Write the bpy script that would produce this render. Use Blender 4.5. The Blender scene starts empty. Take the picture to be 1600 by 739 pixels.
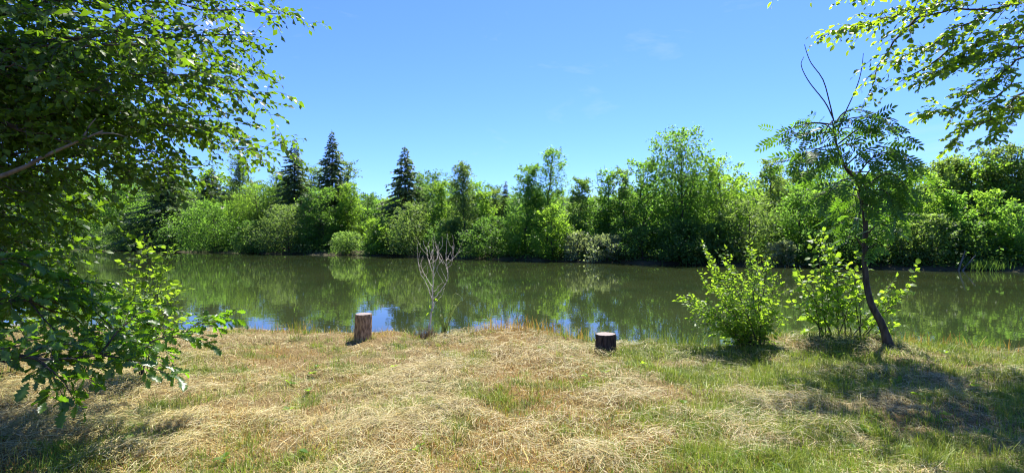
import bpy, math
import numpy as np
from mathutils import Matrix, Vector

# ------------------------------------------------------------------ camera, sky, sun, exposure
SC = bpy.context.scene
COL = SC.collection
CAMZ = 1.70
F = 800.0                      # focal length in photograph pixels (1600 wide)
cam = bpy.data.cameras.new('camera')
cam.sensor_width = 36.0
cam.lens = 18.0
cam.clip_start = 0.05
cam.clip_end = 5000.0
camo = bpy.data.objects.new('camera', cam)
COL.objects.link(camo)
camo.location = (0, 0, CAMZ)
camo.rotation_euler = (math.radians(90), 0, 0)
SC.camera = camo

SUN_EL, SUN_AZ = 60.0, 22.0    # degrees; azimuth measured to the right of the viewing direction (+Y)
W = bpy.data.worlds.new('World')
SC.world = W
W.use_nodes = True
nt = W.node_tree
nt.nodes.clear()
sky = nt.nodes.new('ShaderNodeTexSky')
sky.sky_type = 'NISHITA'
sky.sun_disc = False
sky.sun_elevation = math.radians(SUN_EL)
sky.sun_rotation = math.radians(SUN_AZ)
sky.altitude = 200
sky.air_density = 1.0
sky.dust_density = 0.2
sky.ozone_density = 2.5
bg = nt.nodes.new('ShaderNodeBackground')
bg.inputs['Strength'].default_value = 0.062
wo = nt.nodes.new('ShaderNodeOutputWorld')
tintn = nt.nodes.new('ShaderNodeMix'); tintn.data_type = 'RGBA'; tintn.blend_type = 'MULTIPLY'
tintn.inputs['Factor'].default_value = 1.0
tintn.inputs['B'].default_value = (0.57, 0.83, 1.62, 1)      # the deep azure of the photograph, over the whole sky
nt.links.new(sky.outputs[0], tintn.inputs['A'])
# a few faint wisps of high cloud
wtc = nt.nodes.new('ShaderNodeTexCoord'); wmp = nt.nodes.new('ShaderNodeMapping')
wmp.inputs['Location'].default_value = (0.35, 0.0, 0.2); wmp.inputs['Scale'].default_value = (2.2, 2.2, 8.0); wmp.inputs['Rotation'].default_value = (0, 0.22, 0)
wvr = nt.nodes.new('ShaderNodeVectorRotate'); wvr.rotation_type = 'Z_AXIS'; wvr.inputs['Angle'].default_value = math.radians(26)
nt.links.new(wtc.outputs['Generated'], wvr.inputs['Vector']); nt.links.new(wvr.outputs[0], wmp.inputs[0])
wno = nt.nodes.new('ShaderNodeTexNoise'); wno.inputs['Scale'].default_value = 1.5; wno.inputs['Detail'].default_value = 6; wno.inputs['Roughness'].default_value = .6; wno.inputs['Distortion'].default_value = .5
nt.links.new(wmp.outputs[0], wno.inputs['Vector'])
wmr = nt.nodes.new('ShaderNodeMapRange'); wmr.inputs['From Min'].default_value = .58; wmr.inputs['From Max'].default_value = .85; wmr.inputs['To Max'].default_value = .33
nt.links.new(wno.outputs['Fac'], wmr.inputs['Value'])
wmx = nt.nodes.new('ShaderNodeMix'); wmx.data_type = 'RGBA'
nt.links.new(wmr.outputs[0], wmx.inputs['Factor']); nt.links.new(tintn.outputs['Result'], wmx.inputs['A']); wmx.inputs['B'].default_value = (5.5, 6.0, 6.6, 1)
nt.links.new(wmx.outputs['Result'], bg.inputs[0])
nt.links.new(bg.outputs[0], wo.inputs[0])

sl = bpy.data.lights.new('sun', 'SUN')
sl.energy = 5.0
sl.angle = math.radians(0.53)
sl.color = (1.0, 0.95, 0.87)
so = bpy.data.objects.new('sun', sl)
COL.objects.link(so)
_el, _az = math.radians(SUN_EL), math.radians(SUN_AZ)
SUND = Vector((math.sin(_az) * math.cos(_el), math.cos(_az) * math.cos(_el), math.sin(_el)))
so.rotation_euler = SUND.to_track_quat('Z', 'Y').to_euler()
so.location = (0, 0, 30)

SC.view_settings.view_transform = 'Standard'
SC.view_settings.look = 'None'
SC.view_settings.gamma = 1.0
SC.view_settings.use_curve_mapping = False
SC.view_settings.exposure = 1.5
SC.render.engine = 'CYCLES'
cy = SC.cycles
cy.use_denoising = True
cy.denoising_prefilter = 'ACCURATE'
cy.max_bounces = 8
cy.diffuse_bounces = 5
cy.glossy_bounces = 3
cy.transmission_bounces = 5
cy.transparent_max_bounces = 4
cy.caustics_reflective = False
cy.caustics_refractive = False
cy.sample_clamp_indirect = 6.0
cy.filter_width = 1.1 if hasattr(cy, 'filter_width') else 1.1

RNG = np.random.default_rng(7)


# ------------------------------------------------------------------ small maths
def P(px, py, d):
    """a point at depth d that the photograph shows at pixel (px, py)"""
    return np.array([(px - 800.0) / F * d, d, CAMZ - (py - 369.5) / F * d])


def _h(ix, iy, s):
    n = np.sin(ix * 127.1 + iy * 311.7 + s * 74.7) * 43758.5453
    return n - np.floor(n)


def vn(x, y, s=0.0):
    ix, iy = np.floor(x), np.floor(y)
    fx, fy = x - ix, y - iy
    fx = fx * fx * (3 - 2 * fx)
    fy = fy * fy * (3 - 2 * fy)
    a = _h(ix, iy, s); b = _h(ix + 1, iy, s); c = _h(ix, iy + 1, s); d = _h(ix + 1, iy + 1, s)
    return (a * (1 - fx) + b * fx) * (1 - fy) + (c * (1 - fx) + d * fx) * fy


def fbm(x, y, s=0.0, o=3):
    v = 0.0; a = 0.5; t = 0.0
    for i in range(o):
        v = v + a * vn(x * 2 ** i, y * 2 ** i, s + i * 3.1); t += a; a *= 0.5
    return v / t


def sstep(a, b, x):
    t = np.clip((x - a) / (b - a), 0, 1)
    return t * t * (3 - 2 * t)


def unit(v):
    v = np.asarray(v, float)
    return v / np.maximum(np.linalg.norm(v, axis=-1, keepdims=True), 1e-9)


# ------------------------------------------------------------------ mesh collection
class Geo:
    def __init__(self):
        self.v = []; self.q = []; self.t = []; self.a = []; self.c = []; self.n = 0

    def add(self, v, q=None, t=None, tint=0.5, col=None):
        v = np.asarray(v, float).reshape(-1, 3)
        if q is not None and len(q): self.q.append(np.asarray(q, np.int64) + self.n)
        if t is not None and len(t): self.t.append(np.asarray(t, np.int64) + self.n)
        self.v.append(v)
        self.a.append(np.broadcast_to(np.asarray(tint, float), (len(v),)))
        if col is not None: self.c.append(np.asarray(col, float).reshape(-1, 3))
        self.n += len(v)

    def mesh(self, name, mat, origin=(0, 0, 0), smooth=False):
        me = bpy.data.meshes.new(name)
        v = np.concatenate(self.v) - np.asarray(origin, float)
        q = np.concatenate(self.q) if self.q else np.zeros((0, 4), np.int64)
        t = np.concatenate(self.t) if self.t else np.zeros((0, 3), np.int64)
        me.vertices.add(len(v))
        me.vertices.foreach_set('co', v.astype(np.float32).ravel())
        nl = len(q) * 4 + len(t) * 3
        me.loops.add(nl)
        me.polygons.add(len(q) + len(t))
        me.loops.foreach_set('vertex_index', np.concatenate([q.ravel(), t.ravel()]).astype(np.int32))
        ls = np.concatenate([np.arange(len(q)) * 4, len(q) * 4 + np.arange(len(t)) * 3]).astype(np.int32)
        me.polygons.foreach_set('loop_start', ls)
        if smooth:
            me.polygons.foreach_set('use_smooth', np.ones(len(q) + len(t), bool))
        at = me.attributes.new('tint', 'FLOAT', 'POINT')
        at.data.foreach_set('value', np.concatenate(self.a).astype(np.float32))
        if self.c:
            ca = me.attributes.new('col', 'FLOAT_COLOR', 'POINT')
            c = np.concatenate(self.c)
            ca.data.foreach_set('color', np.hstack([c, np.ones((len(c), 1))]).astype(np.float32).ravel())
        me.update(calc_edges=True)
        if mat is not None:
            me.materials.append(mat)
        return me

    def obj(self, name, mat, parent=None, smooth=False, kind=None):
        org = parent.location if parent is not None else (0, 0, 0)
        if parent is not None and parent.parent is not None:
            org = parent.parent.location + parent.location
        o = bpy.data.objects.new(name, self.mesh(name, mat, tuple(org), smooth))
        COL.objects.link(o)
        if parent is not None: o.parent = parent
        if kind: o['kind'] = kind
        return o


def thing(name, label, cat, loc, group=None):
    o = bpy.data.objects.new(name, None)
    o.empty_display_size = 0.2
    COL.objects.link(o)
    o.location = tuple(loc)
    o['label'] = label; o['category'] = cat
    if group: o['group'] = group
    return o


def tube(g, pts, rad, sides=6, tint=0.5, wob=0.0, cap=True):
    pts = np.asarray(pts, float); n = len(pts)
    rad = np.broadcast_to(np.asarray(rad, float), (n,))
    tan = unit(np.gradient(pts, axis=0))
    ref = np.where(np.abs(tan[:, 2:3]) > 0.9, np.array([[1., 0, 0]]), np.array([[0, 0, 1.]]))
    u = unit(np.cross(tan, ref)); w = np.cross(tan, u)
    a = np.linspace(0, 2 * np.pi, sides, endpoint=False)
    r = rad[:, None] * (1 + (RNG.uniform(-wob, wob, (n, sides)) if wob else 0))
    ring = pts[:, None] + r[..., None] * (np.cos(a)[None, :, None] * u[:, None] + np.sin(a)[None, :, None] * w[:, None])
    v = ring.reshape(-1, 3)
    i = np.arange(n - 1)[:, None] * sides; j = np.arange(sides)[None]; k = (j + 1) % sides
    q = np.stack([i + j, i + k, i + sides + k, i + sides + j], -1).reshape(-1, 4)
    t = None
    if cap:
        v = np.vstack([v, pts[-1:]])
        b = (n - 1) * sides
        t = np.stack([b + np.arange(sides), b + (np.arange(sides) + 1) % sides, np.full(sides, n * sides)], -1)
    g.add(v, q, t, tint)


def spline(ctrl, n=12):
    """smooth polyline through control points (Catmull-Rom)"""
    c = np.asarray(ctrl, float)
    if len(c) == 2:
        return c[0] + (c[1] - c[0]) * np.linspace(0, 1, n)[:, None]
    c = np.vstack([2 * c[0] - c[1], c, 2 * c[-1] - c[-2]])
    m = len(c) - 3
    out = []
    for s in np.linspace(0, m - 1e-6, n):
        i = int(s); f = s - i
        p0, p1, p2, p3 = c[i:i + 4]
        out.append(0.5 * (2 * p1 + (p2 - p0) * f + (2 * p0 - 5 * p1 + 4 * p2 - p3) * f * f + (3 * p1 - p0 - 3 * p2 + p3) * f ** 3))
    return np.array(out)


# leaf templates: x along the midrib, y across, z = normal; length 1
def tmpl_simple(w=0.55, fold=0.12, curl=0.10):
    v = [(0, 0, 0), (.28, w * .42, fold * .5), (.62, w * .46, fold * .4), (1, 0, -curl), (.62, -w * .46, fold * .4), (.28, -w * .42, fold * .5), (.45, 0, 0.0)]
    t = [(0, 6, 1), (1, 6, 2), (2, 6, 3), (3, 6, 4), (4, 6, 5), (5, 6, 0)]
    return np.array(v, float), None, np.array(t)


def tmpl_leaf4(w=0.6, fold=0.1, curl=0.12):
    v = [(0, 0, 0), (.45, w * .5, fold * .6), (1, 0, -curl), (.52, -w * .5, fold * .6), (.5, 0, 0)]
    return np.array(v, float), None, np.array([(0, 4, 1), (1, 4, 2), (2, 4, 3), (3, 4, 0)])


def tmpl_rhomb(w=0.6, fold=0.1):
    v = [(0, 0, 0), (.5, w / 2, fold), (1, 0, 0), (.5, -w / 2, fold)]
    return np.array(v, float), np.array([(0, 3, 2, 1)]), None


def tmpl_oak():
    # lobed outline along the half leaf: (x, half width)
    prof = [(0.00, .012), (.10, .05), (.17, .13), (.24, .075), (.33, .21), (.42, .11), (.54, .29), (.62, .15), (.74, .27), (.83, .14), (.92, .15)]
    up = [(x, y, .10 * y + .03 * math.sin(9 * x)) for x, y in prof]
    dn = [(x + .02, -y, .10 * y - .03 * math.sin(9 * x)) for x, y in prof]
    mid = [(x, 0, -.03 - .10 * x * x) for x, _ in prof]
    n = len(prof)
    v = up + mid + dn + [(1.0, 0, -.14)]
    q = []
    for i in range(n - 1):
        q.append((i, n + i, n + i + 1, i + 1))
        q.append((n + i, 2 * n + i, 2 * n + i + 1, n + i + 1))
    t = [(n - 1, 2 * n - 1, 3 * n), (2 * n - 1, 3 * n - 1, 3 * n)]
    return np.array(v, float), np.array(q), np.array(t)


def tmpl_ash(pairs=5):
    V, Q, T = [], [], []
    sv, _, st = tmpl_simple(.42, .05, .08)
    def put(p, ang, L, dz):
        c, s = math.cos(ang), math.sin(ang)
        b = len(V)
        for x, y, z in sv:
            x, y, z = x * L, y * L, z * L
            V.append((p[0] + c * x - s * y, p[1] + s * x + c * y, p[2] + z + dz * x))
        T.extend([(a + b, e + b, f + b) for a, e, f in st])
    for i in range(pairs):
        x = .24 + .60 * i / (pairs - 1)
        z = -.16 * x * x
        L = .31 * (1 - .25 * abs(i - 2) / 3)
        put((x, .008, z), math.radians(62), L, -.18)
        put((x + .015, -.008, z), math.radians(-62), L, -.18)
    put((.87, 0, -.125), 0, .30, -.3)
    b = len(V)
    xs = np.linspace(0, .88, 5)
    for x in xs:
        V.append((x, .006, -.16 * x * x)); V.append((x, -.006, -.16 * x * x))
    for i in range(4):
        Q.append((b + 2 * i, b + 2 * i + 1, b + 2 * i + 3, b + 2 * i + 2))
    return np.array(V, float), np.array(Q), np.array(T)


def frames(d, n):
    x = unit(d)
    z = unit(n - (n * x).sum(-1, keepdims=True) * x)
    y = np.cross(z, x)
    return np.stack([x, y, z], -1)          # columns


def stamp(g, T, pos, d, n, size, tint):
    v, q, t = T
    R = frames(d, n)
    k = len(v); N = len(pos)
    if N == 0: return
    vv = np.einsum('nij,kj->nki', R, v) * np.asarray(size).reshape(-1, 1, 1) + np.asarray(pos)[:, None]
    off = (np.arange(N) * k)[:, None, None]
    qq = (q[None] + off).reshape(-1, 4) if q is not None and len(q) else None
    tt = (t[None] + off).reshape(-1, 3) if t is not None and len(t) else None
    g.add(vv.reshape(-1, 3), qq, tt, np.repeat(np.asarray(tint), k))


# ------------------------------------------------------------------ materials
def new_mat(name):
    m = bpy.data.materials.new(name)
    m.use_nodes = True
    m.node_tree.nodes.clear()
    return m, m.node_tree.nodes, m.node_tree.links


def leaf_mat(name, dark, light, trans, tfac=0.42, rough=0.42, spec=0.45):
    """dark / light: the range of leaf colours; trans: colour of light passing through"""
    m, N, L = new_mat(name)
    at = N.new('ShaderNodeAttribute'); at.attribute_name = 'tint'
    oi = N.new('ShaderNodeObjectInfo')
    ad = N.new('ShaderNodeMath'); ad.operation = 'MULTIPLY_ADD'
    ad.inputs[1].default_value = 0.25; L.new(oi.outputs['Random'], ad.inputs[0]); L.new(at.outputs['Fac'], ad.inputs[2])
    sb = N.new('ShaderNodeMath'); sb.operation = 'SUBTRACT'; sb.use_clamp = True
    L.new(ad.outputs[0], sb.inputs[0]); sb.inputs[1].default_value = 0.12
    mx = N.new('ShaderNodeMix'); mx.data_type = 'RGBA'
    L.new(sb.outputs[0], mx.inputs['Factor'])
    mx.inputs['A'].default_value = (*dark, 1); mx.inputs['B'].default_value = (*light, 1)
    pr = N.new('ShaderNodeBsdfPrincipled')
    pr.inputs['Roughness'].default_value = rough
    pr.inputs['Specular IOR Level'].default_value = spec
    L.new(mx.outputs['Result'], pr.inputs['Base Color'])
    tr = N.new('ShaderNodeBsdfTranslucent')
    mt = N.new('ShaderNodeMix'); mt.data_type = 'RGBA'
    L.new(sb.outputs[0], mt.inputs['Factor'])
    mt.inputs['A'].default_value = (trans[0] * .75, trans[1] * .75, trans[2] * .75, 1); mt.inputs['B'].default_value = (trans[0] * 1.25, trans[1] * 1.2, trans[2] * 1.2, 1)
    L.new(mt.outputs['Result'], tr.inputs['Color'])
    ms = N.new('ShaderNodeMixShader'); ms.inputs[0].default_value = tfac
    L.new(pr.outputs[0], ms.inputs[1]); L.new(tr.outputs[0], ms.inputs[2])
    o = N.new('ShaderNodeOutputMaterial'); L.new(ms.outputs[0], o.inputs[0])
    return m


def bark_mat(name, c1, c2, scale=30.0, stretch=0.25, bump=0.5, rough=0.9):
    m, N, L = new_mat(name)
    tc = N.new('ShaderNodeTexCoord'); mp = N.new('ShaderNodeMapping')
    mp.inputs['Scale'].default_value = (1, 1, stretch)
    L.new(tc.outputs['Object'], mp.inputs[0])
    no = N.new('ShaderNodeTexNoise'); no.inputs['Scale'].default_value = scale; no.inputs['Detail'].default_value = 6
    L.new(mp.outputs[0], no.inputs['Vector'])
    cr = N.new('ShaderNodeValToRGB')
    cr.color_ramp.elements[0].position = .35; cr.color_ramp.elements[0].color = (*c1, 1)
    cr.color_ramp.elements[1].position = .68; cr.color_ramp.elements[1].color = (*c2, 1)
    L.new(no.outputs['Fac'], cr.inputs[0])
    pr = N.new('ShaderNodeBsdfPrincipled'); pr.inputs['Roughness'].default_value = rough
    pr.inputs['Specular IOR Level'].default_value = 0.2
    L.new(cr.outputs[0], pr.inputs['Base Color'])
    bp = N.new('ShaderNodeBump'); bp.inputs['Strength'].default_value = bump; bp.inputs['Distance'].default_value = 0.01
    L.new(no.outputs['Fac'], bp.inputs['Height']); L.new(bp.outputs[0], pr.inputs['Normal'])
    o = N.new('ShaderNodeOutputMaterial'); L.new(pr.outputs[0], o.inputs[0])
    return m


def blade_mat(name, tfac=0.3, rough=0.6):
    m, N, L = new_mat(name)
    at = N.new('ShaderNodeAttribute'); at.attribute_name = 'col'
    pr = N.new('ShaderNodeBsdfPrincipled'); pr.inputs['Roughness'].default_value = rough
    pr.inputs['Specular IOR Level'].default_value = 0.3
    L.new(at.outputs['Color'], pr.inputs['Base Color'])
    tr = N.new('ShaderNodeBsdfTranslucent'); L.new(at.outputs['Color'], tr.inputs['Color'])
    ms = N.new('ShaderNodeMixShader'); ms.inputs[0].default_value = tfac
    L.new(pr.outputs[0], ms.inputs[1]); L.new(tr.outputs[0], ms.inputs[2])
    o = N.new('ShaderNodeOutputMaterial'); L.new(ms.outputs[0], o.inputs[0])
    return m


def soil_mat():
    m, N, L = new_mat('soil_and_thatch')
    at = N.new('ShaderNodeAttribute'); at.attribute_name = 'col'
    tc = N.new('ShaderNodeTexCoord')
    no = N.new('ShaderNodeTexNoise'); no.inputs['Scale'].default_value = 45; no.inputs['Detail'].default_value = 8
    L.new(tc.outputs['Object'], no.inputs['Vector'])
    cr = N.new('ShaderNodeValToRGB')
    cr.color_ramp.elements[0].position = .3; cr.color_ramp.elements[0].color = (.45, .42, .38, 1)
    cr.color_ramp.elements[1].position = .7; cr.color_ramp.elements[1].color = (1.1, 1.1, 1.1, 1)
    L.new(no.outputs['Fac'], cr.inputs[0])
    mx = N.new('ShaderNodeMix'); mx.data_type = 'RGBA'; mx.blend_type = 'MULTIPLY'; mx.inputs['Factor'].default_value = 1
    L.new(at.outputs['Color'], mx.inputs['A']); L.new(cr.outputs[0], mx.inputs['B'])
    pr = N.new('ShaderNodeBsdfPrincipled'); pr.inputs['Roughness'].default_value = .95
    pr.inputs['Specular IOR Level'].default_value = 0.1
    L.new(mx.outputs['Result'], pr.inputs['Base Color'])
    bp = N.new('ShaderNodeBump'); bp.inputs['Strength'].default_value = .8; bp.inputs['Distance'].default_value = 0.02
    L.new(no.outputs['Fac'], bp.inputs['Height']); L.new(bp.outputs[0], pr.inputs['Normal'])
    o = N.new('ShaderNodeOutputMaterial'); L.new(pr.outputs[0], o.inputs[0])
    return m


def water_mat():
    m, N, L = new_mat('murky_pond_water')
    tc = N.new('ShaderNodeTexCoord')
    n1 = N.new('ShaderNodeTexNoise'); n1.inputs['Scale'].default_value = 2.2; n1.inputs['Detail'].default_value = 3
    L.new(tc.outputs['Object'], n1.inputs['Vector'])
    n2 = N.new('ShaderNodeTexNoise'); n2.inputs['Scale'].default_value = 0.22; n2.inputs['Detail'].default_value = 3
    L.new(tc.outputs['Object'], n2.inputs['Vector'])
    cr = N.new('ShaderNodeValToRGB')
    cr.color_ramp.elements[0].position = .3; cr.color_ramp.elements[0].color = (.018, .028, .010, 1)
    cr.color_ramp.elements[1].position = .7; cr.color_ramp.elements[1].color = (.031, .040, .014, 1)
    L.new(n2.outputs['Fac'], cr.inputs[0])
    pr = N.new('ShaderNodeBsdfPrincipled')
    pr.inputs['Roughness'].default_value = 0.015
    pr.inputs['IOR'].default_value = 1.333
    L.new(cr.outputs[0], pr.inputs['Base Color'])
    bp = N.new('ShaderNodeBump'); bp.inputs['Strength'].default_value = 1.0; bp.inputs['Distance'].default_value = 0.0021
    L.new(n1.outputs['Fac'], bp.inputs['Height']); L.new(bp.outputs[0], pr.inputs['Normal'])
    o = N.new('ShaderNodeOutputMaterial'); L.new(pr.outputs[0], o.inputs[0])
    return m


def cut_mat():
    m, N, L = new_mat('sawn_wood_end')
    tc = N.new('ShaderNodeTexCoord')
    wv = N.new('ShaderNodeTexWave'); wv.wave_type = 'RINGS'; wv.rings_direction = 'Z'
    wv.inputs['Scale'].default_value = 26; wv.inputs['Distortion'].default_value = 2.5; wv.inputs['Detail'].default_value = 3
    L.new(tc.outputs['Object'], wv.inputs['Vector'])
    no = N.new('ShaderNodeTexNoise'); no.inputs['Scale'].default_value = 14; no.inputs['Detail'].default_value = 6
    L.new(tc.outputs['Object'], no.inputs['Vector'])
    c1 = N.new('ShaderNodeValToRGB')
    c1.color_ramp.elements[0].color = (.15, .11, .09, 1); c1.color_ramp.elements[1].color = (.27, .215, .18, 1)
    L.new(wv.outputs['Color'], c1.inputs[0])
    mx = N.new('ShaderNodeMix'); mx.data_type = 'RGBA'; mx.blend_type = 'MULTIPLY'; mx.inputs['Factor'].default_value = .7
    L.new(c1.outputs[0], mx.inputs['A']); L.new(no.outputs['Fac'], mx.inputs['B'])
    g = N.new('ShaderNodeGamma'); g.inputs[1].default_value = .8
    L.new(mx.outputs['Result'], g.inputs[0])
    pr = N.new('ShaderNodeBsdfPrincipled'); pr.inputs['Roughness'].default_value = .85
    L.new(g.outputs[0], pr.inputs['Base Color'])
    o = N.new('ShaderNodeOutputMaterial'); L.new(pr.outputs[0], o.inputs[0])
    return m


M = {}
M['mid'] = leaf_mat('leaf_mid_green', (.040, .095, .018), (.082, .160, .030), (.26, .51, .05), .52, .5, .22)
M['deep'] = leaf_mat('leaf_deep_green', (.040, .085, .022), (.078, .140, .030), (.16, .33, .045), .49, .5, .22)
M['lime'] = leaf_mat('leaf_lime_green', (.052, .115, .016), (.095, .175, .024), (.33, .57, .045), .53, .5, .22)
M['pale'] = leaf_mat('leaf_pale_green', (.062, .118, .034), (.105, .178, .048), (.28, .47, .07), .49, .5, .22)
M['grey'] = leaf_mat('leaf_grey_green', (.050, .095, .030), (.095, .150, .048), (.25, .40, .06), .47, .5, .22)
M['silver'] = leaf_mat('leaf_silver_green', (.10, .135, .07), (.21, .245, .15), (.32, .42, .12), .44, .5, .22)
M['poplar'] = leaf_mat('leaf_poplar_green', (.050, .090, .028), (.095, .150, .045), (.30, .46, .06), .5, .5, .22)
M['needle'] = leaf_mat('needle_dark_green', (.036, .072, .028), (.075, .122, .044), (.18, .29, .055), .4, .55)
M['oak'] = leaf_mat('oak_leaf_green', (.026, .070, .014), (.055, .115, .024), (.20, .43, .012), .48, .36, .5)
M['horn'] = leaf_mat('hornbeam_leaf_green', (.030, .070, .010), (.065, .120, .016), (.19, .36, .012), .45, .46, .3)
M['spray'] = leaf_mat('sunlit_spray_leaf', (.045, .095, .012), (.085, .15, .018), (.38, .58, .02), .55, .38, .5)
M['ash'] = leaf_mat('ash_leaf_green', (.026, .070, .016), (.055, .115, .028), (.16, .35, .018), .45, .48, .3)
M['young'] = leaf_mat('young_leaf_green', (.065, .130, .012), (.105, .185, .02), (.34, .55, .03), .53, .46, .3)
M['bark'] = bark_mat('bark_grey_brown', (.035, .028, .02), (.11, .09, .068), 22)
M['bark_pale'] = bark_mat('bark_pale_grey', (.10, .09, .07), (.21, .19, .155), 18)
M['bark_log'] = bark_mat('bark_log_brown', (.14, .080, .042), (.48, .30, .16), 38, .3, 1.0)
M['bark_dark'] = bark_mat('bark_log_dark', (.020, .014, .011), (.08, .056, .044), 30, .2, 1.0)
M['dead'] = bark_mat('dead_twig', (.40, .35, .28), (.64, .58, .48), 40)
M['cut'] = cut_mat()
M['soil'] = soil_mat()
M['hay'] = blade_mat('dry_hay', .18, .55)
M['grass'] = blade_mat('living_grass', .42, .5)
M['water'] = water_mat()

# ------------------------------------------------------------------ terrain
WATER = -0.55
NE = np.array([(-60, 11), (-14, 9.6), (-9, 9.4), (-4.9, 9.25), (-2.7, 9.2), (-1.2, 9.0), (-.2, 9.35), (.6, 9.1), (1.2, 8.5), (2.0, 8.1), (2.7, 7.8),
               (3.4, 7.9), (4.4, 8.4), (6, 8.55), (6.9, 8.3), (7.8, 7.8), (12, 7.4), (60, 5)])
FE = np.array([(-400, 230), (-160, 124), (-45, 72), (-14.5, 58), (5.6, 45), (22.5, 36), (32.7, 32.7), (60, 27), (160, 22), (400, 20)])


def near_edge(x): return np.interp(x, NE[:, 0], NE[:, 1]) + .22 * (vn(x * 1.7, 0 * x, 3) - .5) + .1 * (vn(x * 5, 0 * x, 4) - .5)
def far_edge(x): return np.interp(x, FE[:, 0], FE[:, 1]) + .9 * (vn(x * .35, 0 * x, 8) - .5)


def ground_z(x, y):
    x = np.asarray(x, float); y = np.asarray(y, float)
    ne, fe = near_edge(x), far_edge(x)
    b = .16 * (fbm(x * .45 + 7, y * .55, 1) - .5) + .10 * (fbm(x * 1.3, y * 1.6, 2, 3) - .5) + .09 * (fbm(x * 4.2, y * 5, 5, 3) - .5)
    b = b + .10 * np.exp(-((x - .1) / .8) ** 2 - ((y - 8.8) / .5) ** 2)      # tufted lip in the middle of the bank
    b = b + .12 * np.exp(-((x - 5.2) / 1.2) ** 2 - ((y - 8.0) / .5) ** 2)    # mound under the ash
    near = b * sstep(30, 12, np.abs(x)) + .0
    d = sstep(-.05, .65, y - ne)
    z = near * (1 - d) - 1.5 * d
    f = y - fe
    fz = -1.5 + 1.12 * sstep(-1.6, .5, f) + .30 * sstep(.4, 3, f) + .012 * np.clip(f, 0, 120) + .35 * (fbm(x * .12, y * .12, 9) - .5) * sstep(1, 6, f)
    return np.where(y > (ne + fe) / 2, fz, z)


# colour fields of the mown bank (0..1)
def field_green(x, y):
    n = .04 + fbm(x * .9 + 3, y * 1.1, 11, 3)
    right = sstep(.2, 2.6, x + .35 * (8 - y) * 0)
    edge = sstep(1.2, .2, near_edge(x) - y)
    g = sstep(.56, .74, fbm(x * 2.3 + 5, y * 2.6, 12, 3)) * .6 + right * sstep(.28, .54, n) * .95 * (.35 + .85 * sstep(.3, .6, vn(x * 3.1, y * 3.6, 15))) + edge * .25 * right
    g = g + .8 * np.exp(-((x - 2.5) / .8) ** 2 - ((y - 7.5) / .45) ** 2) + .6 * np.exp(-((x - 3.6) / .9) ** 2 - ((y - 6.1) / .6) ** 2)
    return np.clip(g, 0, 1)


def field_russet(x, y):
    n = fbm(x * .8 + 17, y * 1.0 + 4, 13, 3)
    r = sstep(.46, .66, n) * (1 - .7 * sstep(1.5, 3.5, x))
    r = r + .8 * np.exp(-((x - .15) / .9) ** 2 - ((y - 8.75) / .4) ** 2) + .7 * np.exp(-((x - 5.6) / 1.2) ** 2 - ((y - 8.0) / .4) ** 2)
    r = r + .5 * np.exp(-((x - .9) / 1.0) ** 2 - ((y - 4.8) / 1.0) ** 2)
    r = r + .6 * np.exp(-((x - .5) / .9) ** 2 - ((y - 6.2) / .6) ** 2) + .6 * np.exp(-((x + .3) / .7) ** 2 - ((y - 4.3) / .6) ** 2) + .5 * np.exp(-((x + 2.6) / .8) ** 2 - ((y - 7.6) / .4) ** 2)
    return np.clip(r * (.45 + .8 * vn(x * 2.6, y * 3, 19)), 0, 1)


def axis(lo, a, b, hi, step, grow=1.16):
    mid = np.arange(a, b + 1e-6, step)
    up, s, v = [], step, b
    while v < hi:
        s *= grow; v += s; up.append(v)
    dn, s, v = [], step, a
    while v > lo:
        s *= grow; v -= s; dn.append(v)
    return np.concatenate([dn[::-1], mid, up])


gx = axis(-900, -10, 10, 900, .085, 1.12)
gy = axis(-60, 1.5, 10.2, 1200, .085, 1.07)
X, Y = np.meshgrid(gx, gy)
Z = ground_z(X, Y)
nx, ny = len(gx), len(gy)
i = (np.arange(ny - 1)[:, None] * nx + np.arange(nx - 1)[None]).ravel()
g = Geo()
gr, ru = field_green(X, Y)[..., None], field_russet(X, Y)[..., None]
c = np.array([.17, .125, .055]) * (1 - ru) + np.array([.17, .115, .042]) * ru
c = c * (1 - gr) + np.array([.085, .105, .03]) * gr
far = (Y > near_edge(X) + .15)[..., None]
c = np.where(far, np.array([.07, .065, .035]), c)
fl = (Y > far_edge(X) + 2.5)[..., None]
c = np.where(fl, np.array([.045, .07, .02]), c)
g.add(np.stack([X, Y, Z], -1), np.stack([i, i + 1, i + nx + 1, i + nx], -1), None, .5, c.reshape(-1, 3))
o = g.obj('ground', M['soil'], smooth=True, kind='structure')

g = Geo()
wx = np.array([-420, -60, -20, 0, 20, 60, 420.]); wy = np.array([5.5, 20, 50, 100, 240.])
WX, WY = np.meshgrid(wx, wy)
i = (np.arange(len(wy) - 1)[:, None] * len(wx) + np.arange(len(wx) - 1)[None]).ravel()
g.add(np.stack([WX, WY, WX * 0 + WATER], -1), np.stack([i, i + 1, i + len(wx) + 1, i + len(wx)], -1))
o = g.obj('water', M['water'], kind='structure')

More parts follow.
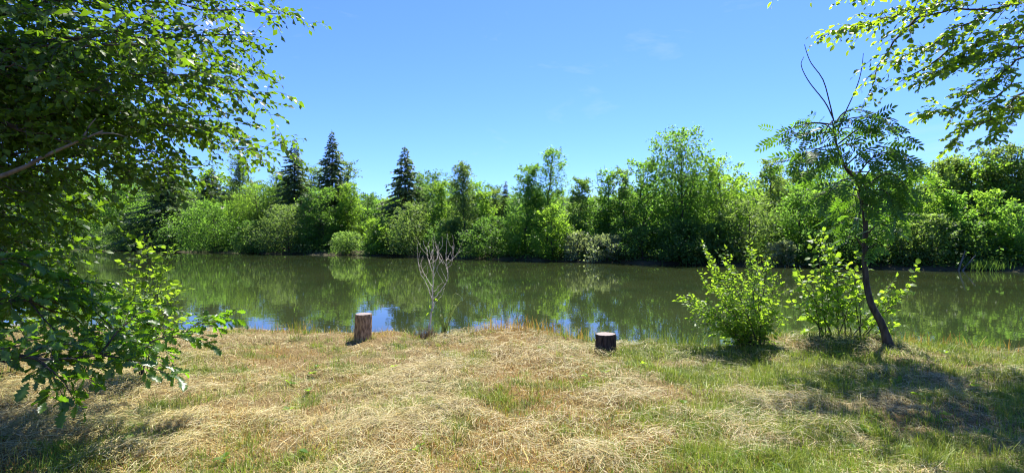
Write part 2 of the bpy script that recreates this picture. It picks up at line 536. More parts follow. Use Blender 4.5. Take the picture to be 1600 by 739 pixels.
# a wooded ridge far behind the pond
g = Geo()
hx = np.linspace(-900, 900, 240); hy = np.linspace(260, 640, 40)
HX, HY = np.meshgrid(hx, hy)
ridge = np.exp(-((HY - 450) / 110) ** 2)
HZ = (28 + 12 * vn(HX / 160, HX * 0, 21) - .010 * HX) * ridge + 4.5 * fbm(HX / 9, HY / 9, 22, 2) * ridge - .5
i = (np.arange(39)[:, None] * 240 + np.arange(239)[None]).ravel()
g.add(np.stack([HX, HY, HZ], -1), np.stack([i, i + 1, i + 241, i + 240], -1), None, .5,
      np.broadcast_to([.030, .060, .032], (HX.size, 3)))
o = g.obj('hill', M['soil'], smooth=True, kind='structure')
ug = Geo(); n = 9000
ux = RNG.uniform(-420, 420, n); uy = RNG.uniform(300, 460, n)
uz = (28 + 12 * vn(ux / 160, ux * 0, 21) - .010 * ux) * np.exp(-((uy - 450) / 110) ** 2) + RNG.uniform(0, 4.5, n)
stamp(ug, tmpl_rhomb(.7, .15), np.stack([ux, uy, uz], -1), unit(RNG.normal(0, 1, (n, 3))), unit(RNG.normal(0, .5, (n, 3)) + [0, -.4, 1]), RNG.uniform(1.6, 3.2, n), RNG.uniform(0, 1, n))
o = ug.obj('distant_woodland', M['poplar'], kind='stuff')
o['label'] = 'distant bluish woodland covering the ridge behind the pond trees'; o['category'] = 'woodland'


# ------------------------------------------------------------------ trees of the far bank
RH = tmpl_rhomb(.62, .12)


def far_spot(px, behind):
    t = (px - 800.0) / F
    y = 45.0
    for _ in range(60):
        y = .5 * y + .5 * (np.interp(t * y, FE[:, 0], FE[:, 1]) + behind)
    return t * y, y


def prof(kind, t):
    if kind == 'round': return np.where(t < .36, .78 + .22 * t / .36, np.sqrt(np.clip(1 - ((t - .36) / .65) ** 2, 0.02, 1)))
    if kind == 'dome': return np.sqrt(np.clip(1 - (np.clip(t - .12, -.3, 1) / .89) ** 2, 0.02, 1))
    if kind == 'column': return np.clip(1.02 - t, .01, 1) ** .62 * np.minimum(1.12, .75 + 1.4 * t)
    if kind == 'cone': return np.clip(1.05 - t, .06, 1) ** .75 * np.minimum(1, .7 + 1.5 * t)
    if kind == 'vase': return np.clip(.45 + .75 * t, 0, 1) * np.sqrt(np.clip(1.06 - t ** 3, .05, 1))
    return np.ones_like(t)


def crown_tree(name, label, cat, px, ytop, wpx, behind, mat, pk='round', t0=.1, dens=1.0, shoots=.9, leaf=.225, bark='bark', droop=0., seed=0, group=None, clump=.17, up=.6):
    r = np.random.default_rng(1000 + seed)
    x, y = far_spot(px, behind)
    z0 = float(ground_z(np.array(x), np.array(y))) - .05
    H = CAMZ + (369.5 - ytop) / F * y - z0
    Wd = 1.12 * wpx / F * y
    base = np.array([x, y, z0])
    T = thing(name, label, cat, base, group)
    wood, lf = Geo(), Geo()
    lean = r.normal(0, .03, 2) * H
    def axis_pt(t): return base + np.array([lean[0] * t * t, lean[1] * t * t, H * t])
    tp = np.array([axis_pt(t) for t in np.linspace(0, .93, 8)])
    tp[1:-1, :2] += r.normal(0, .012 * H, (6, 2))
    rb = .012 * H + .02
    multi = cat == 'shrub'
    tube(wood, tp, np.linspace(rb, .12 * rb, 8), 6)
    area = H * (1 - t0) * Wd
    nl = int(np.clip(area * 182 * dens * (.25 / leaf) ** 2, 500, 30000))
    nc = int(np.clip(area * (1.6 if cat == 'shrub' else 2.4), 30, 120))
    tt = t0 + (1 - t0) * np.clip((np.arange(nc) + r.uniform(0, 1, nc)) / nc, 0, 1) ** .92 * .97
    tp01 = (tt - t0) / (1 - t0)
    ph = r.uniform(0, 2 * np.pi, nc)
    q1, q2, q3 = r.uniform(0, 6.28, 3)
    rr = Wd / 2 * prof(pk, (tt - t0) / (1 - t0)) * (1 + .16 * np.sin(2 * ph + q1) + .14 * np.sin(4 * ph + q2 + 5 * tt) + .10 * np.sin(9 * tt + q3))
    rho = rr * np.sqrt(r.uniform(.12, 1, nc)) * r.uniform(.72, 1.08, nc)
    cc = np.array([axis_pt(t) for t in tt]) + np.stack([np.cos(ph) * rho, np.sin(ph) * rho * .9, 0 * rho], -1)
    cr = np.minimum((clump * Wd * r.uniform(.45, 1.3, nc) + .12) * (1.12 - .72 * tp01), .25 * H)
    ctint = r.uniform(.15, .85, nc)
    aa = np.empty((nc, 3)); bb = cc.copy(); mm = np.empty((nc, 3))
    rise = {'vase': 1.1, 'column': .75, 'cone': .35}.get(pk, .55)
    for k in range(nc):
        tk = float(np.clip(tt[k] - rise * rho[k] / H - .04, .02, .92))
        aa[k] = [np.interp(tk, np.linspace(0, .93, 8), tp[:, q_]) for q_ in range(3)]
        mm[k] = .5 * (aa[k] + bb[k]) + np.array([0, 0, (-.05 + .14 * (pk != 'vase')) * np.linalg.norm(bb[k] - aa[k])])
        rk = rb * (1 - tk) * .40 + .010
        if k % 2 == 0: tube(wood, spline([aa[k], mm[k], bb[k]], 5), np.linspace(rk, .3 * rk, 5), 4, cap=False)
    # leaves: along the outer part of every limb and in the spray at its end
    w = cr ** 2 + .25 * cr * rho; w = w / w.sum()
    idx = r.choice(nc, nl, p=w)
    d = unit(r.normal(0, 1, (nl, 3)))
    d[:, 2] = np.where(r.uniform(0, 1, nl) < .3, np.abs(d[:, 2]), d[:, 2])
    s_ = np.clip(1.12 - np.abs(r.normal(0, .30, nl)), .15, 1.15)[:, None]
    lp = aa[idx] * (1 - s_) ** 2 + 2 * s_ * (1 - s_) * mm[idx] + s_ ** 2 * bb[idx]
    rad = r.uniform(.1, 1.0, nl) ** .6 * np.where(r.uniform(0, 1, nl) < .12, 1.7, 1.0)
    pos = lp + d * (cr[idx] * rad * (.55 + .45 * s_[:, 0]))[:, None] * np.array([1.15, 1.15, .62])
    nrm = unit(d * .5 + r.normal(0, .55, (nl, 3)) + np.array([0, 0, up]))
    ld = unit(d * .6 + r.normal(0, .6, (nl, 3)) + np.array([0, 0, -.25 - droop]))
    pos[:, 2] = np.maximum(pos[:, 2], max(z0 + .05, WATER + .08))
    stamp(lf, RH, pos, ld, nrm, leaf * r.uniform(.5, 1.25, nl), np.clip(ctint[idx] + r.normal(0, .2, nl), 0, 1))
    # outer shoots that break the outline
    ns = int(shoots * (18 + area * 1.1))
    ns = min(ns, 110)
    if ns:
        ap = max(4, ns // 8)
        st = t0 + (1 - t0) * r.uniform(.12, 1, ns) ** .6
        sr = Wd / 2 * prof(pk, np.clip((st - t0) / (1 - t0), 0, .97))
        st[:ap] = r.uniform(.90, .97, ap); sr[:ap] = Wd * .06
        sp = r.uniform(0, 2 * np.pi, ns)
        for k in range(ns):
            a = axis_pt(min(st[k], .95)) + np.array([math.cos(sp[k]) * sr[k] * .75, math.sin(sp[k]) * sr[k] * .7, 0])
            L = r.uniform(.06, .13) * (H * .5 + Wd * .5) + .15
            dv = unit(np.array([math.cos(sp[k]) * .75, math.sin(sp[k]) * .7, r.uniform(.15, 1.1) * (1.3 if pk == 'vase' else .8) - droop * 1.6]))
            e = a + dv * L
            if e[2] > z0 + H * 1.01: e[2] = z0 + H * 1.01
            mpt = .5 * (a + e) + np.array([0, 0, .1 * L])
            pl = spline([a, mpt, e], 5)
            m_ = int(r.uniform(14, 26) * (.25 / leaf))
            s = r.uniform(0.1, 1, m_)
            q = a + (mpt - a) * 0 + (2 * s * (1 - s))[:, None] * (mpt - a) + (s * s)[:, None] * (e - a)
            q = q + r.normal(0, .07 + .03 * L, (m_, 3))
            stamp(lf, RH, q, unit(dv + r.normal(0, .8, (m_, 3))), unit(r.normal(0, .6, (m_, 3)) + [0, 0, up]), leaf * r.uniform(.6, 1.15, m_), r.uniform(.2, .95, m_))
    wood.obj('trunk', M[bark], T, True)
    f = lf.obj('crown', M[mat], T)
    return T


def spruce(name, label, px, ytop, wpx, behind, seed=0, group=None, ragged=.38, mat='needle', tlow=.06):
    r = np.random.default_rng(3000 + seed)
    x, y = far_spot(px, behind)
    z0 = float(ground_z(np.array(x), np.array(y))) - .05
    H = CAMZ + (369.5 - ytop) / F * y - z0
    R = wpx / F * y / 2
    base = np.array([x, y, z0])
    T = thing(name, label, 'conifer', base, group)
    wood, lf = Geo(), Geo()
    tube(wood, [base, base + [0, 0, H * .5], base + [0, 0, H]], [.016 * H, .009 * H, .01], 6)
    nlev = int(H / .19)
    for k in range(nlev):
        t = tlow + (.985 - tlow) * k / (nlev - 1)
        Lb = 2.3 * R * (1.02 - t) ** 1.1
        nb = int(r.integers(4, 8)) if t < .9 else 4
        a0 = r.uniform(0, 6.28)
        for j in range(nb):
            a = a0 + j * 6.283 / nb + r.normal(0, .2)
            L = Lb * r.uniform(1 - 1.6 * ragged, 1 + ragged) + .06
            p0 = base + np.array([0, 0, H * t + r.normal(0, .13)])
            dv = np.array([math.cos(a), math.sin(a), 0])
            pe = p0 + dv * L + np.array([0, 0, (-.38 + .5 * max(0, t - .5)) * L])
            pm = .5 * (p0 + pe) + np.array([0, 0, -.10 * L])
            tube(wood, [p0, pm, pe], [.02, .014, .005], 3, cap=False)
            m_ = int(5 + 13 * L)
            s = r.uniform(.08, 1, m_) ** .8
            q = p0 + (2 * s * (1 - s))[:, None] * (pm - p0) + (s * s)[:, None] * (pe - p0)
            side = np.array([-dv[1], dv[0], 0])
            sd = r.choice([-1., 1.], m_)[:, None]
            ld = unit(dv * .8 + side * sd * r.uniform(.3, 1.1, (m_, 1)) + np.array([0, 0, -.45]) + r.normal(0, .25, (m_, 3)))
            q = q + ld * .04
            stamp(lf, tmpl_rhomb(.38, .05), q, ld, unit(r.normal(0, .5, (m_, 3)) + [0, 0, .8]), r.uniform(.25, .5, m_) * (.6 + .5 * min(L, 1.2)), r.uniform(0, 1, m_))
    tip = 12
    stamp(lf, tmpl_rhomb(.3, .05), base + np.stack([0 * np.arange(tip), 0 * np.arange(tip), H * (1 - r.uniform(0, .05, tip))], -1), unit(r.normal(0, .5, (tip, 3)) + [0, 0, .6]), unit(r.normal(0, 1, (tip, 3))), r.uniform(.15, .3, tip), r.uniform(0, 1, tip))
    wood.obj('trunk', M['bark'], T, True)
    lf.obj('crown', M[mat], T)
    return T


GS, GT, GB = 'shrubs along the far waterline', 'broadleaf trees on the far bank', 'tall trees at the back of the far bank'
# px, ytop, width px, metres behind the waterline, material, profile, crown start, extra
FAR = [
 ('shrub', 'rounded pale green shrub at the far waterline, nearest the dark oak', 'shrub', 206, 341, 86, 1.6, 'pale', 'dome', .0, dict(shoots=.3), GS),
 ('shrub', 'low dark shrub between the rounded pale shrub and the wide grey-green one', 'shrub', 264, 356, 42, 2.0, 'deep', 'dome', .0, {}, GS),
 ('shrub', 'wide grey-green shrub with a dark foot, behind the pale twigs at the waterline', 'shrub', 334, 316, 104, 2.2, 'mid', 'dome', .0, dict(shoots=.8, clump=.24), GS),
 ('shrub', 'yellow-green dome of leaves just left of the first spruce', 'shrub', 402, 290, 78, 7.5, 'lime', 'round', .02, {}, GS),
 ('shrub', 'broad dull green willow shrub in front of the first spruce', 'shrub', 450, 322, 88, 1.8, 'grey', 'dome', .0, dict(shoots=.8, clump=.24), GS),
 ('broadleaf_tree', 'light green bushy tree below the tallest spruce', 'tree', 505, 294, 66, 4.0, 'mid', 'round', .02, {}, GT),
 ('shrub', 'low light green shrub touching the bright yellow-green small tree', 'shrub', 542, 364, 52, 1.2, 'pale', 'dome', .0, {}, GS),
 ('broadleaf_tree', 'narrow yellow-green tree just right of the tallest spruce', 'tree', 549, 286, 48, 7.0, 'lime', 'column', .05, {}, GT),
 ('small_tree', 'bright yellow-green small tree glowing at the waterline', 'tree', 588, 344, 40, .9, 'lime', 'round', .02, dict(shoots=1.2), GT),
 ('broadleaf_tree', 'mid green tree in the gap where the far ridge shows', 'tree', 596, 314, 56, 9.0, 'mid', 'round', .05, {}, GT),
 ('shrub', 'dark shrub under the third spruce at the water', 'shrub', 616, 362, 50, 2.0, 'deep', 'dome', .0, {}, GS),
 ('shrub', 'big round dull green shrub in front of the third spruce', 'shrub', 648, 318, 78, 1.9, 'grey', 'dome', .0, dict(shoots=.8, clump=.24), GS),
 ('broadleaf_tree', 'dark round-headed tree right behind the third spruce', 'tree', 680, 268, 64, 10.0, 'deep', 'round', .15, {}, GB),
 ('broadleaf_tree', 'pale narrow treetop against the sky beside the third spruce', 'tree', 656, 270, 30, 13.0, 'pale', 'round', .2, {}, GB),
 ('broadleaf_tree', 'small bright green tree between the third spruce and the birch', 'tree', 690, 284, 54, 5.5, 'lime', 'cone', .05, {}, GT),
 ('shrub', 'dark shrub at the foot of the tall grey birch', 'shrub', 698, 348, 64, 1.6, 'deep', 'dome', .0, {}, GS),
 ('birch_tree', 'tall slim grey-green birch with hanging twigs', 'tree', 726, 249, 52, 3.6, 'grey', 'column', .04, dict(droop=.5, dens=1.1, leaf=.2, shoots=1.0, up=.3), GT),
 ('broadleaf_tree', 'yellow-green tree just right of the birch', 'tree', 754, 300, 50, 5.0, 'lime', 'cone', .03, {}, GT),
 ('shrub', 'dark overhanging shrub right of the birch, behind the dead sapling', 'shrub', 768, 342, 74, 1.5, 'deep', 'dome', .0, {}, GS),
 ('broadleaf_tree', 'small dark treetop far back between birch and the sparse-topped tree', 'tree', 774, 291, 44, 22.0, 'deep', 'round', .2, {}, GB),
 ('broadleaf_tree', 'dense mid green tree standing left of the sparse-topped tree', 'tree', 822, 260, 84, 3.0, 'mid', 'cone', .0, dict(shoots=1.1), GT),
 ('broadleaf_tree', 'tree with a sparse ragged top and a branch reaching right into the sky', 'tree', 858, 233, 64, 5.0, 'mid', 'column', .15, dict(dens=.42, shoots=1.3, clump=.16), GT),
 ('small_tree', 'bright green tree hanging over the water below the sparse-topped tree', 'tree', 862, 322, 58, 1.0, 'lime', 'round', .0, {}, GT),
 ('broadleaf_tree', 'pale pointed tree in the gap left of the bare tree', 'tree', 905, 280, 54, 6.0, 'pale', 'cone', .08, dict(shoots=1.2), GT),
 ('shrub', 'silvery green shrub left of the widest silvery shrub', 'shrub', 903, 366, 48, 1.2, 'silver', 'dome', .0, {}, GS),
 ('shrub', 'wide silvery shrub at the waterline below the bare tree', 'shrub', 948, 370, 72, 1.2, 'silver', 'dome', .0, {}, GS),
 ('broadleaf_tree', 'slim dark tree right beside the bare tree', 'tree', 952, 268, 44, 5.5, 'mid', 'column', .03, {}, GT),
 ('broadleaf_tree', 'slim pale green tree with pointed top left of the big round tree', 'tree', 974, 264, 48, 5.0, 'pale', 'column', .03, dict(shoots=1.1), GT),
 ('broadleaf_tree', 'big round-topped green tree left of the tallest spreading tree', 'tree', 1004, 253, 78, 4.0, 'mid', 'round', .08, {}, GT),
 ('broadleaf_tree', 'tallest dark green tree with upswept spiky branches', 'tree', 1066, 205, 112, 4.2, 'mid', 'vase', .12, dict(shoots=1.6, dens=.85), GT),
 ('broadleaf_tree', 'broad sunny yellow-green tree right of the tallest spiky tree', 'tree', 1130, 246, 96, 5.5, 'lime', 'round', .1, {}, GT),
 ('shrub', 'dark shrub under the big round-topped tree', 'shrub', 1004, 358, 78, 1.5, 'deep', 'dome', .0, {}, GS),
 ('shrub', 'dark shrub under the tallest spiky tree', 'shrub', 1068, 346, 86, 1.6, 'deep', 'dome', .0, {}, GS),
 ('shrub', 'dark shrub left of the thin grey tree', 'shrub', 1122, 352, 66, 1.6, 'deep', 'dome', .0, {}, GS),
 ('broadleaf_tree', 'thin grey-green tree with see-through crown above the near bush', 'tree', 1172, 310, 92, 2.2, 'grey', 'round', .12, dict(dens=.7, leaf=.2), GT),
 ('shrub', 'small pale shrub at the far waterline right of the thin grey tree', 'shrub', 1222, 380, 42, .9, 'silver', 'dome', .0, {}, GS),
 ('broadleaf_tree', 'tall poplar just left of the ash crown', 'tree', 1206, 248, 54, 11.0, 'poplar', 'column', .05, {}, GB),
 ('broadleaf_tree', 'second tall poplar, half behind the ash crown', 'tree', 1244, 243, 52, 12.0, 'poplar', 'column', .05, {}, GB),
 ('broadleaf_tree', 'sunny mid green tree seen behind the ash leaves', 'tree', 1250, 290, 74, 4.5, 'mid', 'round', .05, {}, GT),
 ('broadleaf_tree', 'yellow-green tree directly behind the ash trunk', 'tree', 1310, 285, 86, 4.5, 'lime', 'round', .05, {}, GT),
 ('shrub', 'dark shrub behind the young leafy sapling on the far shore', 'shrub', 1275, 362, 70, 1.4, 'deep', 'dome', .0, {}, GS),
 ('shrub', 'dark shrub right behind the ash trunk on the far shore', 'shrub', 1340, 355, 74, 1.4, 'deep', 'dome', .0, {}, GS),
 ('broadleaf_tree', 'green tree behind the lower right ash leaves', 'tree', 1380, 290, 80, 5.0, 'mid', 'round', .05, {}, GT),
 ('shrub', 'greyish shrub on the far shore right of the ash trunk', 'shrub', 1408, 352, 66, 1.6, 'grey', 'dome', .0, {}, GS),
 ('broadleaf_tree', 'yellow-green tree in front of the poplars right of the ash', 'tree', 1440, 272, 72, 5.0, 'lime', 'round', .06, {}, GT),
 ('shrub', 'dark grey-green shrub left of the leaning dead stems', 'shrub', 1456, 338, 74, 1.7, 'grey', 'dome', .0, {}, GS),
 ('broadleaf_tree', 'pointed green tree above the leaning dead stems', 'tree', 1490, 301, 66, 3.8, 'mid', 'cone', .05, {}, GT),
 ('shrub', 'dark shrub behind the bright tuft of waterside grass', 'shrub', 1518, 352, 56, 2.4, 'deep', 'dome', .0, {}, GS),
 ('broadleaf_tree', 'light green tree above the bright tuft of waterside grass', 'tree', 1544, 300, 62, 4.2, 'lime', 'round', .06, {}, GT),
 ('broadleaf_tree', 'bushy green tree at the right end of the far bank', 'tree', 1590, 320, 74, 2.2, 'mid', 'round', .08, {}, GT),
 ('broadleaf_tree', 'dull poplar right of the ash, lowest of the back row', 'tree', 1464, 249, 50, 17.0, 'poplar', 'column', .05, {}, GB),
 ('broadleaf_tree', 'dull poplar, second of the back row right of the ash', 'tree', 1502, 242, 48, 18.0, 'poplar', 'column', .05, {}, GB),
 ('broadleaf_tree', 'tall dull poplar below the hanging oak sprays', 'tree', 1542, 231, 54, 18.0, 'poplar', 'column', .05, {}, GB),
 ('broadleaf_tree', 'tallest dull poplar at the right edge of the photo', 'tree', 1585, 223, 60, 17.0, 'poplar', 'column', .05, {}, GB),
 ('broadleaf_tree', 'pale tree between the first and the tallest spruce', 'tree', 491, 259, 44, 14.0, 'pale', 'round', .15, {}, GB),
 ('broadleaf_tree', 'grey-green round treetop right behind the tallest spruce', 'tree', 543, 252, 30, 15.0, 'grey', 'round', .2, {}, GB),
 ('broadleaf_tree', 'small bluish treetop left behind the first spruce', 'tree', 432, 266, 26, 20.0, 'poplar', 'round', .2, {}, GB),
 ('broadleaf_tree', 'dull green treetop under the oak spray left of the spruces', 'tree', 376, 244, 54, 13.0, 'grey', 'cone', .1, {}, GB),
 ('broadleaf_tree', 'green tree half hidden behind the oak leaves above the pale shrub', 'tree', 190, 262, 84, 7.0, 'mid', 'round', .1, {}, GT),
 ('broadleaf_tree', 'dark tree mostly hidden by the big leafy tree at the left edge', 'tree', 110, 255, 90, 5.0, 'deep', 'round', .05, {}, GT),
 ('broadleaf_tree', 'mid green tree filling the bank behind the light bushy tree', 'tree', 520, 300, 70, 9.0, 'mid', 'round', .05, {}, GT),
 ('broadleaf_tree', 'dark tree between the yellow-green dome and the first spruce', 'tree', 428, 284, 62, 9.0, 'deep', 'round', .05, {}, GT),
 ('shrub', 'dark low shrub between the two dull shrubs left of the bright small tree', 'shrub', 392, 346, 46, 1.5, 'deep', 'dome', .0, {}, GS),
 ('broadleaf_tree', 'deep green tree left of the third spruce under the ridge', 'tree', 574, 302, 50, 11.0, 'deep', 'round', .05, {}, GT),
 ('broadleaf_tree', 'green tree behind the silvery shrubs', 'tree', 930, 312, 56, 5.0, 'mid', 'round', .02, {}, GT),
]
for k, (nm, lab, cat, px, yt, w, bh, mt, pk, t0, ex, grp) in enumerate(FAR):
    if cat == 'shrub': ex = dict(dict(clump=.20, dens=.85, shoots=1.5), **ex)
    crown_tree(nm, lab, cat, px, yt, w * (1.15 if 'poplar' in mt else 1.0), bh, mt, pk, t0, seed=k, group=grp, **ex)

GC = 'spruces on the far bank'
spruce('spruce_tree', 'first dark spruce from the left, above the dull willow shrub', 460, 218, 58, 8.0, 1, GC)
spruce('spruce_tree', 'tallest dark spruce, second from the left', 519, 204, 54, 8.0, 2, GC)
spruce('spruce_tree', 'third dark spruce, behind the big round dull green shrub', 633, 228, 58, 7.0, 3, GC)
spruce('spruce_tree', 'wide dark spruce half hidden behind the oak leaves', 262, 246, 96, 6.0, 4, GC)
spruce('spruce_tree', 'dark spruce between the oak spray and the wide grey-green shrub', 330, 262, 60, 9.0, 5, GC)
spruce('spruce_tree', 'tiny pointed spruce tip right of the dark far treetop', 790, 284, 14, 20.0, 6, GC)

# back row that closes the gaps: copies of the finished poplars and broadleaf trees
def copy_tree(src, loc, rz, sc, label, group):
    r_ = src.copy(); COL.objects.link(r_)
    r_.location = loc; r_.rotation_euler = (0, 0, rz); r_.scale = (sc, sc, sc)
    r_['label'] = label; r_['group'] = group
    for ch in src.children:
        c_ = ch.copy(); COL.objects.link(c_); c_.parent = r_
    return r_


protos = [o for o in bpy.data.objects if o.type == 'EMPTY' and o.get('group') in (GB, GT) and o.name.startswith('broadleaf_tree')]
protos = [p for p in protos if 'sparse' not in p['label']]
used_ = set()
for k, px in enumerate(np.arange(60, 1640, 34)):
    bh = 15 + 8 * RNG.uniform()
    ytop = np.interp(px, [0, 400, 440, 560, 620, 700, 780, 940, 1000, 1180, 1250, 1440, 1600], [258, 268, 276, 299, 302, 276, 290, 299, 270, 266, 250, 252, 230]) + RNG.uniform(-4, 16)
    x, y = far_spot(px, bh)
    z0 = float(ground_z(np.array(x), np.array(y))) - .05
    H = CAMZ + (369.5 - ytop) / F * y - z0
    p = protos[int(RNG.integers(len(protos)))]
    cr_ = [c_ for c_ in p.children if c_.name.startswith('crown')][0].data
    zz = np.empty(len(cr_.vertices) * 3, np.float32); cr_.vertices.foreach_get('co', zz)
    hp = float(zz[2::3].max())
    fr = sorted([f for f in FAR if f[1] not in used_ and len(f[1].split()) <= 11], key=lambda f: abs(f[3] - px))[0]
    used_.add(fr[1])
    copy_tree(p, (x, y, z0), RNG.uniform(0, 6.28), float(np.clip(H / hp, .35, 2.2)), 'rear tree glimpsed behind the ' + fr[1], 'rear row of the far wood')

# dark undergrowth along the far bank under the trees
g = Geo(); n = 26000
px_ = RNG.uniform(-80, 1680, n)
t_ = (px_ - 800) / F
bh_ = RNG.uniform(.3, 9, n)
yy = np.full(n, 45.0)
for _ in range(60): yy = .5 * yy + .5 * (np.interp(t_ * yy, FE[:, 0], FE[:, 1]) + bh_)
xx = t_ * yy
zz = np.maximum(ground_z(xx, yy), WATER + .04) + RNG.uniform(0, 1, n) ** 1.8 * (.5 + .12 * bh_ + 1.0 * vn(xx * .5, yy * .5, 31))
stamp(g, RH, np.stack([xx, yy, zz], -1), unit(RNG.normal(0, 1, (n, 3))), unit(RNG.normal(0, .6, (n, 3)) + [0, 0, .7]), RNG.uniform(.15, .32, n), RNG.uniform(0, 1, n))
o = g.obj('undergrowth', M['deep'], kind='stuff')
o['label'] = 'dark tangled undergrowth along the far waterline'; o['category'] = 'undergrowth'

# bare tree, leaning dead stems, pale twigs and a tuft of waterside grass on the far bank
def wood_thing(name, label, cat, base, lines, mat, part='branch'):
    T = thing(name, label, cat, base)
    for k, (pts, r0, r1) in enumerate(lines):
        g = Geo(); n = max(6, 3 * len(pts))
        tube(g, spline(pts, n), np.linspace(r0, r1, n), 5)
        g.obj('stem' if k == 0 else part, M[mat], T, True)
    return T


bx, by = far_spot(940, 6.0); bz = float(ground_z(np.array(bx), np.array(by)))
def D(px, py, d=by): return P(px, py, d)
wood_thing('bare_tree', 'thin leafless grey tree rising beside the slim dark tree', 'tree', (bx, by, bz), [
    ([(bx, by, bz), D(941, 340), D(940, 300), D(938, 262)], .09, .012),
    ([D(940, 310), D(934, 285), D(931, 265)], .04, .01), ([D(940, 300), D(947, 280), D(944, 258)], .04, .01),
    ([D(940, 320), D(949, 300), D(952, 284)], .03, .01), ([D(935, 290), D(928, 280)], .02, .008), ([D(946, 283), D(953, 270)], .02, .008)], 'bark_pale')
for (a, b, lab) in [((1497, 421), (1508, 392), 'leaning pale dead stem at the waterline, the steeper of two'), ((1503, 421), (1524, 399), 'leaning pale dead stem at the waterline, the flatter of two')]:
    x, y = far_spot(a[0], .3)
    wood_thing('fallen_branch', lab, 'branch', P(a[0], a[1] + 3, y), [([P(a[0], a[1] + 3, y), P((a[0] + b[0]) / 2, (a[1] + b[1]) / 2 + 1, y), P(b[0], b[1], y)], .07, .03),
               ([P((a[0] + b[0]) / 2, (a[1] + b[1]) / 2 + 1, y), P(b[0] + 3, b[1] + 6, y)], .03, .01)], 'bark_pale')


def blades(g, pos, h, w, lean, colr, cols, seg=2, az=None):
    """upright tapered blades; cols (N,3)"""
    n = len(pos)
    a = RNG.uniform(0, 2 * np.pi, n) if az is None else az
    dx = np.stack([np.cos(a), np.sin(a), 0 * a], -1); sd = np.stack([-np.sin(a), np.cos(a), 0 * a], -1)
    V = []
    for s in np.linspace(0, 1, seg + 1):
        c_ = pos + np.array([0, 0, 1]) * (h * (s - .25 * np.clip(lean, 0, 1.5) * s * s))[:, None] + dx * (h * lean * s ** 1.7)[:, None]
        ww = (w * (1 - .85 * s))[:, None] * .5
        V.append(c_ - sd * ww); V.append(c_ + sd * ww)
    V = np.stack(V, 1)
    k = 2 * (seg + 1)
    q = np.concatenate([np.arange(n)[:, None] * k + np.array([2 * i, 2 * i + 1, 2 * i + 3, 2 * i + 2])[None] for i in range(seg)])
    g.add(V.reshape(-1, 3), q, None, .5, np.repeat(cols, k, axis=0))


x, y = far_spot(1541, .5)
g = Geo(); n = 900
pp = np.stack([x + RNG.normal(0, .55, n), y + RNG.normal(0, .35, n), 0 * np.zeros(n)], -1); pp[:, 2] = np.maximum(ground_z(pp[:, 0], pp[:, 1]), WATER - .03)
blades(g, pp, RNG.uniform(.25, .6, n), RNG.uniform(.02, .05, n), RNG.uniform(.1, .7, n), None, np.array([.13, .23, .03]) * RNG.uniform(.7, 1.3, (n, 1)))
o = g.obj('grass_tuft', M['grass'])
o['label'] = 'bright green tuft of grass on the far waterline'; o['category'] = 'grass tuft'

# ------------------------------------------------------------------ near trees: branch by branch
class Acc:
    def __init__(self, seed):
        self.wood = Geo(); self.p = []; self.d = []; self.n = []; self.s = []
        self.r = np.random.default_rng(seed)

    def leaf(self, p, d, n, s):
        self.p.append(p); self.d.append(d); self.n.append(n); self.s.append(s)

    def arrays(self):
        return np.array(self.p), np.array(self.d), np.array(self.n), np.array(self.s)


def grow(A, ctrl, r0, r1, level, tl, tstep, lstep, lsize, flat=.35, droop=.15, start=.12, sides=6, nseg=None, lup=.9, leafstart=.15):
    r = A.r
    L = float(np.sum(np.linalg.norm(np.diff(np.asarray(ctrl, float), axis=0), axis=1)))
    n = nseg or int(np.clip(L / .12, 4, 22))
    pts = spline(ctrl, n)
    if n > 5: pts[1:-1] += r.normal(0, .006 + .004 * L, (n - 2, 3))
    tube(A.wood, pts, np.linspace(r0, r1, n), sides if level > 1 else (4 if level else 3), cap=level > 0)
    tan = unit(np.gradient(pts, axis=0))
    up = np.array([0, 0, 1.])
    def at(s):
        f = s * (n - 1); i = min(int(f), n - 2); f -= i
        return pts[i] * (1 - f) + pts[i + 1] * f, tan[i]
    if level > 0:
        m = max(2, int(L * (1 - start) / tstep))
        sg = 1 if r.uniform() < .5 else -1
        for k in range(m + 1):
            s = start + (1 - start) * (k + r.uniform(-.3, .3)) / m
            s = min(max(s, .02), 1.0)
            p, t = at(s)
            sd = unit(np.cross(t, up) + 1e-6); sg = -sg
            last = k == m
            dv = unit(t * (1.0 if last else r.uniform(.45, .95)) + sd * sg * (0.15 if last else r.uniform(.5, 1.0)) + up * r.normal(.10, flat))
            l = tl * (1 - .45 * s) * r.uniform(.55, 1.25)
            mid = p + dv * l * .5 + up * .03 * l
            end = p + dv * l - up * droop * l
            rr = max(.0016, (r0 + (r1 - r0) * s) * .45)
            grow(A, [p, mid, end], rr, max(.0012, rr * .4), level - 1, tl * .5, tstep * .6, lstep, lsize, flat, droop, start, sides, None, lup, .2)
    if level <= 1:
        m = max(2, int(L / lstep)) if level == 0 else int(L * .5 / lstep)
        sg = 1
        for k in range(m + 1):
            s = leafstart + (1 - leafstart) * k / m
            p, t = at(min(s, 1))
            sd = unit(np.cross(t, up) + 1e-6); sg = -sg
            if k == m: d = t + r.normal(0, .25, 3)
            else: d = t * r.uniform(.3, .8) + sd * sg * r.uniform(.5, .9) + r.normal(0, .25, 3)
            d = unit(d + np.array([0, 0, -.28]))
            A.leaf(p + d * .004, d, unit(up * lup + r.normal(0, .62, 3)), lsize * r.uniform(.45, 1.22))
    return pts


